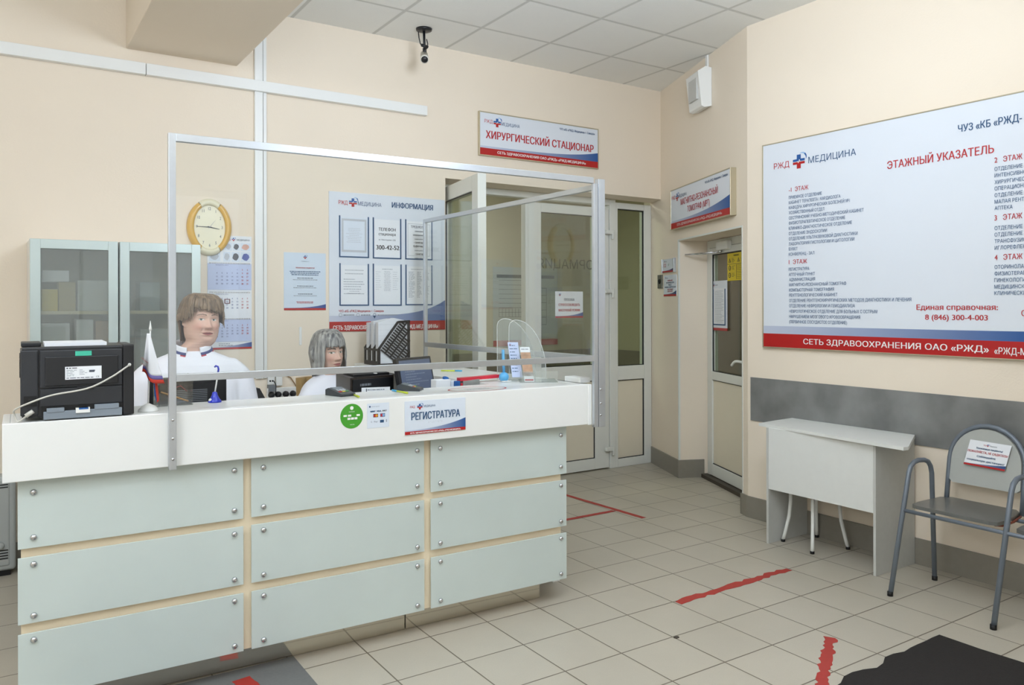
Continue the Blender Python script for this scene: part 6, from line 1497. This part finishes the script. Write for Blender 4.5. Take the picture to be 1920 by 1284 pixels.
def hair_material(name, dark, light, rough=.45, scale=55):
    m = bpy.data.materials.new(name); m.use_nodes = True; nt = m.node_tree; N = nt.nodes; L = nt.links; b = N['Principled BSDF']
    tc = N.new('ShaderNodeTexCoord'); mp = N.new('ShaderNodeMapping'); mp.inputs['Scale'].default_value = (1, 1, .10)
    nz = N.new('ShaderNodeTexNoise'); nz.inputs['Scale'].default_value = scale; nz.inputs['Detail'].default_value = 5
    L.new(tc.outputs['Object'], mp.inputs[0]); L.new(mp.outputs[0], nz.inputs['Vector'])
    cr = N.new('ShaderNodeValToRGB'); cr.color_ramp.elements[0].position = .33; cr.color_ramp.elements[1].position = .68
    cr.color_ramp.elements[0].color = (*lin(dark), 1); cr.color_ramp.elements[1].color = (*lin(light), 1)
    L.new(nz.outputs['Fac'], cr.inputs[0]); L.new(cr.outputs[0], b.inputs['Base Color']); b.inputs['Roughness'].default_value = rough
    bp = N.new('ShaderNodeBump'); bp.inputs['Strength'].default_value = .5; bp.inputs['Distance'].default_value = .004; L.new(nz.outputs['Fac'], bp.inputs['Height']); L.new(bp.outputs['Normal'], b.inputs['Normal'])
    return m
def strands(p, roots, m, parent, name):
    """separate hair locks: list of (list of head-local points, width)"""
    w = MB()
    for pts, wd in roots:
        k = len(pts); w.tube([p.place(Vector(q), force=0.0) for q in pts], [wd * (.6 + .4 * math.sin(math.pi * min(1, .25 + i / k))) * (1 - .75 * (i / (k - 1)) ** 3) for i in range(k)], m, 7)
    return w.build(name, parent)

def cloth_mesh(w, name, parent, vox=.011, it=6):
    o = w.build(name, parent)
    r = o.modifiers.new('fuse', 'REMESH'); r.mode = 'VOXEL'; r.voxel_size = vox; r.use_smooth_shade = True
    s_ = o.modifiers.new('soften', 'SMOOTH'); s_.iterations = it; s_.factor = .6
    return o
M_coat = mat('white_coat_cotton', (240, 240, 246), .75, noise=.02, scale=12, bump=.08, bscale=14)
M_trou = mat('dark_trousers', (60, 62, 74), .8); M_shoe = mat('dark_shoes', (40, 38, 38), .5)
M_ribn = mat('ribbon_navy', (52, 62, 120), .6); M_ribr = mat('ribbon_red', (190, 44, 66), .6)

# --- the standing woman
e1 = at_depth(375, 598.5, 4.0)
P1 = dict(w=[(.1235, .002), (.121, .018), (.113, .037), (.095, .057), (.065, .071), (.03, .077), (0, .079), (-.03, .081), (-.055, .0815), (-.075, .079), (-.09, .0745), (-.103, .069), (-.115, .067), (-.13, .069), (-.145, .073), (-.158, .082), (-.170, .108), (-.188, .150), (-.215, .188), (-.26, .205), (-.32, .212), (-.42, .212), (-.55, .208), (-.75, .215), (-1.0, .21)],
          f=[(.1235, .002), (.121, .018), (.113, .040), (.095, .062), (.065, .080), (.03, .086), (0, .087), (-.03, .087), (-.06, .086), (-.08, .084), (-.095, .082), (-.108, .079), (-.12, .073), (-.13, .067), (-.145, .060), (-.158, .058), (-.170, .061), (-.188, .070), (-.215, .09), (-.26, .118), (-.32, .140), (-.42, .155), (-.55, .135), (-.75, .14), (-1.0, .12)],
          b=[(.1235, .002), (.121, .020), (.113, .045), (.095, .072), (.065, .095), (.03, .104), (0, .102), (-.03, .092), (-.06, .080), (-.08, .074), (-.10, .072), (-.13, .076), (-.145, .082), (-.158, .088), (-.170, .096), (-.188, .105), (-.215, .112), (-.26, .118), (-.32, .12), (-.42, .12), (-.55, .11), (-.75, .14), (-1.0, .13)],
          hip=-.78, cz=-.150, shift=Vector((-.036, 0, 0)), skin=(226, 186, 166), blush=(214, 140, 124), lip=(172, 100, 96), brow=(112, 84, 66), brow_k=.8, iris=(104, 120, 112), lash_c=(70, 54, 48), mouth=.0245, cheek=.010, fold=.0024, lid=.0044, top=.004, gaze=-.0035)
w1 = Person(e1, math.radians(11), math.radians(-8), P1, roll=math.radians(3), pitch=math.radians(-1))
p1 = thing('person', 'woman with short brown hair standing in a white striped-collar coat behind the counter', 'person', (e1.x, e1.y + .02, 0))
M_skin = skin_material('skin')
w, cols, nb = build_body(w1, 'body', M_skin, p1)
bp = lambda x, y, z: w1.place(Vector((x, y, z)), force=1.0)
zf = -e1.z
for sx in (-1, 1):
    limb(w, [bp(sx * .10, 0, -.72), bp(sx * .105, .0, -1.02), bp(sx * .105, -.01, zf + .09)], [.095, .062, .042], M_skin)
    limb(w, [bp(sx * .105, -.03, zf + .045), bp(sx * .11, .06, zf + .04), bp(sx * .115, .15, zf + .03)], [.036, .038, .028], M_skin)
    sh, el, wr = bp(sx * .185, -.01, -.265), bp(sx * .245, .02, -.53), bp(sx * .20, .12, -.64)
    limb(w, [sh, el, wr], [.052, .042, .028], M_skin)
    dd = (bp(sx * .15, .24, -.67) - wr); hand(w, wr + dd.normalized() * .0, dd, bp(-sx, 0, 0) - bp(0, 0, 0), M_skin, Vector((0, 0, -1)))
finish_body(w, cols, 'body', p1, P1['skin'])
# coat
w = MB(); rows_ = []
for i in range(46):
    z = -.152 - i * .0188; row = []
    for j in range(48):
        th = -math.pi + 2 * math.pi * j / 48; h = head_point(th, z, P1); g = .012 + .018 * smooth(-.35, -.9, z) + .014 * smooth(-.2, -.3, z)
        if z > -.175: g = .006
        r = Vector((h.x, h.y, 0)); d = r.normalized(); fold_ = .006 * math.sin(th * 7 + z * 9) * smooth(-.3, -.5, z)
        row.append(bp(*(r + d * (g + fold_) + Vector((0, 0, z)))))
    rows_.append(row)
w.grid(rows_, M_coat, wrap=True); w.add(rows_[0], [tuple(range(48))], M_coat); w.add(rows_[-1], [tuple(range(48))[::-1]], M_coat)
for sx in (-1, 1):
    limb(w, [bp(sx * .15, -.005, -.232), bp(sx * .212, .0, -.31), bp(sx * .268, .02, -.53), bp(sx * .212, .105, -.625)], [.062, .084, .068, .052], M_coat, 20)
cloth_mesh(w, 'coat', p1)
# stand-up collar with its ribbon
def collar(p, parent, P, z0, z1, gap, out, m, name, hh=None, dz=0.0):
    rows_ = []
    for i in range(45):
        th = gap + (2 * math.pi - 2 * gap) * i / 44; row = []
        drop = -.028 * (.5 + .5 * math.cos(th)) ** 2 + .012 * (.5 - .5 * math.cos(th))
        for k in range(5):
            z = z0 + (z1 - z0) * k / 4; h = head_point(th, P['cz'], P); r = Vector((h.x, h.y, 0)); d = r.normalized()
            row.append(p.place(Vector((0, 0, 0)) + r + d * (out + .006 * (1 - k / 4)) + Vector((0, 0, z + drop + dz)), force=1.0))
        rows_.append(row)
    q = MB(); q.grid(rows_, m); o = q.build(name, parent); s_ = o.modifiers.new('thick', 'SOLIDIFY'); s_.thickness = .003; s_.offset = 1
    return o
collar(w1, p1, P1, -.160, -.112, .30, .009, M_coat, 'collar')
collar(w1, p1, P1, -.150, -.138, .32, .0145, M_ribn, 'collar_ribbon'); collar(w1, p1, P1, -.157, -.150, .32, .0175, M_ribr, 'collar_trim')
w = MB()
for sx in (-1, 1):
    limb(w, [bp(sx * .10, 0, -.74), bp(sx * .108, .0, -1.02), bp(sx * .108, -.01, zf + .07)], [.112, .085, .075], M_trou, 20)
w.build('trousers', p1)
for sx in (-1, 1):
    w = MB(); limb(w, [bp(sx * .105, -.05, zf + .042), bp(sx * .11, .04, zf + .042), bp(sx * .115, .13, zf + .036), bp(sx * .117, .175, zf + .03)], [.041, .042, .038, .026], M_shoe); w.build('shoe', p1)
# hair
M_hair1 = hair_material('brown_hair', (96, 78, 60), (150, 126, 100))
def hem1(th):
    a = abs(th)
    if a < .80: return .050 - .010 * math.sin(th * 2.0 + .5)                                   # fringe
    if a < 1.15: return .048 + (-.002 - .048) * smooth(.80, 1.15, a)                            # temples
    if a < 1.85: return -.002 - .022 * smooth(1.3, 1.85, a)
    return -.024 - .090 * smooth(1.85, 2.4, a)
def thick1(th, z):
    a = abs(th); t = .017 + .008 * smooth(.5, 1.4, a) * smooth(-.03, .05, z) + .004 * smooth(.05, .1, z)
    if a < .9: t = .011 + .007 * smooth(.05, .1, z)
    if z < -.03: t *= 1 - .5 * smooth(-.03, -.11, z)
    return t + .003 * math.sin(3 * th + 40 * z)
hair_shell(w1, thick1, hem1, P1, M_hair1, p1, 'hair', streak=.004, seed=4)
rn = random.Random(11); L_ = []
for k in range(120):      # crown and fringe, swept to one side
    th = -1.05 + 2.1 * rn.random(); sw = .30 + .25 * rn.random(); pts = []; zb = .050 - .016 * rn.random() - .012 * smooth(.4, .95, abs(th)) + .008 * math.sin(th * 2.0 + .5) * -1; zt = .118 - .02 * rn.random()
    for q in range(7):
        v = q / 6; z = zt + (zb - zt) * v; h = head_point(th + sw * (v - .5) * .8, z, dict(P1, nose=0)); r = Vector((h.x, h.y, 0)); d = r.normalized() if r.length > 1e-4 else Vector((0, 1, 0))
        pts.append(tuple(r + d * (.018 - .006 * v + .004 * rn.random()) + Vector((0, 0, z + .004 * (1 - v)))))
    L_.append((pts, .0026))
for k in range(150):     # sides and nape
    sx = rn.choice((-1, 1)); th = sx * (.95 + 2.1 * rn.random()); a = abs(th); pts = []; zt = .10 - .08 * rn.random(); zb = hem1(th) - .022 * rn.random()
    if zt < zb + .02: zt = zb + .04
    for q in range(7):
        v = q / 6; z = zt + (zb - zt) * v; h = head_point(th - sx * .16 * v, max(z, -.03), dict(P1, nose=0)); r = Vector((h.x, h.y, 0)); d = r.normalized(); k_ = 1 - .5 * smooth(-.03, -.11, z)
        pts.append(tuple(r + d * ((.024 - .004 * v + .005 * rn.random()) * k_) + Vector((0, 0, z))))
    L_.append((pts, .0030))
strands(w1, L_, M_hair1, p1, 'hair_locks')
# blue pen clip at the chest pocket is the desk pen's cap; no badge on the coat

# --- the seated woman
e2 = at_depth(618, 660, 4.75)
P2 = dict(P1)
P2['eye'] = 1.18
P2.update(w=[(.1235, .002), (.121, .017), (.113, .036), (.095, .055), (.065, .067), (.03, .0715), (0, .0715), (-.03, .069), (-.06, .062), (-.08, .054), (-.095, .045), (-.108, .033), (-.115, .036), (-.125, .045), (-.15, .049), (-.172, .056), (-.185, .078), (-.20, .115), (-.22, .152), (-.25, .178), (-.30, .185), (-.40, .178), (-.55, .16), (-.70, .17), (-1.0, .17)],
          f=[(.1235, .002), (.121, .018), (.113, .040), (.095, .062), (.065, .079), (.03, .085), (0, .086), (-.03, .086), (-.06, .084), (-.08, .081), (-.095, .079), (-.108, .072), (-.115, .055), (-.125, .042), (-.15, .040), (-.175, .042), (-.19, .047), (-.205, .055), (-.225, .07), (-.25, .088), (-.30, .115), (-.40, .125), (-.55, .10), (-.70, .11), (-1.0, .11)],
          b=[(.1235, .002), (.121, .020), (.113, .045), (.095, .070), (.065, .092), (.03, .100), (0, .096), (-.03, .084), (-.06, .068), (-.08, .060), (-.10, .057), (-.13, .058), (-.15, .062), (-.175, .07), (-.19, .078), (-.205, .085), (-.225, .092), (-.25, .098), (-.30, .10), (-.40, .10), (-.55, .095), (-.70, .13), (-1.0, .13)],
          hip=-.66, cz=-.168, shift=Vector((-.012, 0, .042)), skin=(228, 188, 168), blush=(216, 150, 134), lip=(196, 118, 116), brow=(62, 46, 42), brow_k=.9, iris=(92, 96, 76), lash_c=(34, 28, 28), mouth=.0225, cheek=.004, fold=.0008, lid=.0056, lash=.0022, top=.012, gaze=-.004, hang=1.0, nose=.92)
w2 = Person(e2, math.radians(15), math.radians(30), P2, roll=math.radians(-2), pitch=0)
p2 = thing('person', 'woman with a silver grey bob sitting in a white coat behind the counter', 'person', (e2.x - .06, e2.y + .02, 0))
w, cols, nb = build_body(w2, 'body', M_skin, p2)
bp = lambda x, y, z: w2.place(Vector((x, y, z)), force=1.0)
zs_ = -e2.z + .47
for sx in (-1, 1):
    limb(w, [bp(sx * .09, .0, zs_ + .09), bp(sx * .10, .40, zs_ + .06), bp(sx * .10, .42, -e2.z + .09)], [.082, .058, .038], M_skin)
    limb(w, [bp(sx * .10, .40, -e2.z + .045), bp(sx * .105, .48, -e2.z + .04), bp(sx * .108, .56, -e2.z + .03)], [.034, .036, .026], M_skin)
    sh, el, wr = bp(sx * .155, -.01, -.27), bp(sx * .20, .03, -.50), bp(sx * .14, .24, -.57)
    limb(w, [sh, el, wr], [.044, .036, .025], M_skin); dd = bp(sx * .10, .38, -.59) - wr; hand(w, wr, dd, bp(-sx, 0, 0) - bp(0, 0, 0), M_skin, Vector((0, 0, -1)))
finish_body(w, cols, 'body', p2, P2['skin'])
w = MB(); rows_ = []
for i in range(34):
    z = -.172 - i * .0165; row = []
    for j in range(48):
        th = -math.pi + 2 * math.pi * j / 48; h = head_point(th, z, P2); g = .012 + .014 * smooth(-.2, -.3, z)
        if z > -.20: g = .006
        r = Vector((h.x, h.y, 0)); d = r.normalized(); fold_ = .005 * math.sin(th * 6 + z * 11) * smooth(-.3, -.45, z); row.append(bp(*(r + d * (g + fold_) + Vector((0, 0, z)))))
    rows_.append(row)
w.grid(rows_, M_coat, wrap=True); w.add(rows_[0], [tuple(range(48))], M_coat); w.add(rows_[-1], [tuple(range(48))[::-1]], M_coat)
for sx in (-1, 1): limb(w, [bp(sx * .13, -.005, -.255), bp(sx * .175, .0, -.32), bp(sx * .212, .03, -.50), bp(sx * .155, .19, -.56)], [.055, .068, .058, .045], M_coat, 20)
cloth_mesh(w, 'coat', p2, .010)
collar(w2, p2, P2, -.186, -.160, .30, .006, M_coat, 'collar'); collar(w2, p2, P2, -.188, -.180, .32, .0105, M_ribn, 'collar_ribbon')
w = MB()
for sx in (-1, 1): limb(w, [bp(sx * .085, -.04, zs_ + .095), bp(sx * .10, .40, zs_ + .06), bp(sx * .10, .42, -e2.z + .08)], [.098, .075, .062], M_trou, 20)
w.build('trousers', p2)
for sx in (-1, 1):
    w = MB(); limb(w, [bp(sx * .10, .375, -e2.z + .042), bp(sx * .105, .46, -e2.z + .042), bp(sx * .108, .545, -e2.z + .036), bp(sx * .108, .585, -e2.z + .03)], [.039, .040, .036, .025], M_shoe); w.build('shoe', p2)
M_hair2 = hair_material('silver_hair', (84, 84, 90), (184, 182, 176), .4, 70)
def hem2(th):
    a = abs(th)
    if a < .86: return .036 - .002 * math.sin(th * 9)
    if a < 1.16: return .036 + (-.105 - .036) * smooth(.86, 1.16, a)
    return -.105 - .035 * smooth(1.16, 2.2, a)
def thick2(th, z):
    a = abs(th); t = .012 + .011 * smooth(.8, 1.5, a)
    return t + .012 * gs(z + .02, .06) * smooth(1.0, 1.6, a)
hair_shell(w2, thick2, hem2, P2, M_hair2, p2, 'hair', streak=.003, seed=9)
L_ = []
for k in range(90):
    th = -.92 + 1.84 * k / 89; pts = []; zb = .037 - .006 * rn.random()
    for q in range(6):
        v = q / 5; z = .112 + (zb - .112) * v; h = head_point(th, z, dict(P2, nose=0)); r = Vector((h.x, h.y, 0)); d = r.normalized(); pts.append(tuple(r + d * (.0150 - .003 * v + .002 * rn.random()) + Vector((0, 0, z + .006 * (1 - v)))))
    L_.append((pts, .0026))
for sx in (-1, 1):
    for k in range(80):
        th = sx * (1.08 + 1.9 * rn.random()); pts = []; zb = -.108 - .032 * smooth(1.1, 2.2, abs(th)) - .012 * rn.random(); zt = .10 - .05 * rn.random()
        for q in range(8):
            v = q / 7; z = zt + (zb - zt) * v; h = head_point(th - sx * .05 * v, max(z, -.03), dict(P2, nose=0)); r = Vector((h.x, h.y, 0)); d = r.normalized(); pts.append(tuple(r + d * (thick2(th, z) + .003 + .002 * rn.random() - .006 * v ** 4) + Vector((0, 0, z))))
        L_.append((pts, .0030))
strands(w2, L_, M_hair2, p2, 'hair_locks')
# her chair
sc2 = w2.place(Vector((0, 0, 0)), force=1.0)
t = thing('office_chair', 'tan office chair under the seated woman', 'chair', (sc2.x, sc2.y, 0))
M_tan = mat('tan_upholstery', (190, 158, 104), .6, noise=.08); hc_ = math.radians(36); fw = Vector((math.sin(hc_), -math.cos(hc_), 0)); lf = Vector((math.cos(hc_), math.sin(hc_), 0)); Zb = Vector((0, 0, 1)); O2 = Vector((sc2.x, sc2.y, 0))
def slabp(pts, h): return [O2 + lf * a + fw * b + Zb * h for a, b in pts]
w = MB(); w.prism(slabp([(-.23, -.2), (.23, -.2), (.24, .24), (-.24, .24)], .40), (0, 0, .065), M_tan); w.build('seat', t, bevel=.02, seg=3)
rows_ = []
for i in range(13):
    v = i / 12; rows_.append([O2 + lf * (.12 + .045 * (1 - .25 * v ** 3) * math.sin(u * 1.35) / math.sin(1.35)) + fw * (-.215 - .04 * v + .04 * u * u) + Zb * (.50 + v * .56) for u in [-1 + 2 * j / 16 for j in range(17)]])
w = MB(); w.grid(rows_, M_tan); o = w.build('backrest', t); sm = o.modifiers.new('thick', 'SOLIDIFY'); sm.thickness = .045; sm.offset = -1 if True else 1
w = MB(); w.tube([O2 + fw * -.22 + Zb * .40, O2 + fw * -.285 + Zb * .48, O2 + fw * -.29 + Zb * .62], .018, M_black, 10); w.build('back_bracket', t)
w = MB(); w.lathe(O2 + Zb * .07, [(.03, 0), (.03, .2), (.022, .2), (.022, .33)], M_chrome, 16); w.build('gas_lift', t)
w = MB()
for k in range(5):
    g = 2 * math.pi * k / 5 + .3; e = O2 + Vector((math.cos(g), math.sin(g), 0)) * .29; w.tube([O2 + Zb * .11, e + Zb * .07], [.025, .016], M_black, 8); w.lathe(e, [(.02, 0), (.027, .01), (.027, .045), (.015, .06)], M_black, 12)
w.build('star_base', t)
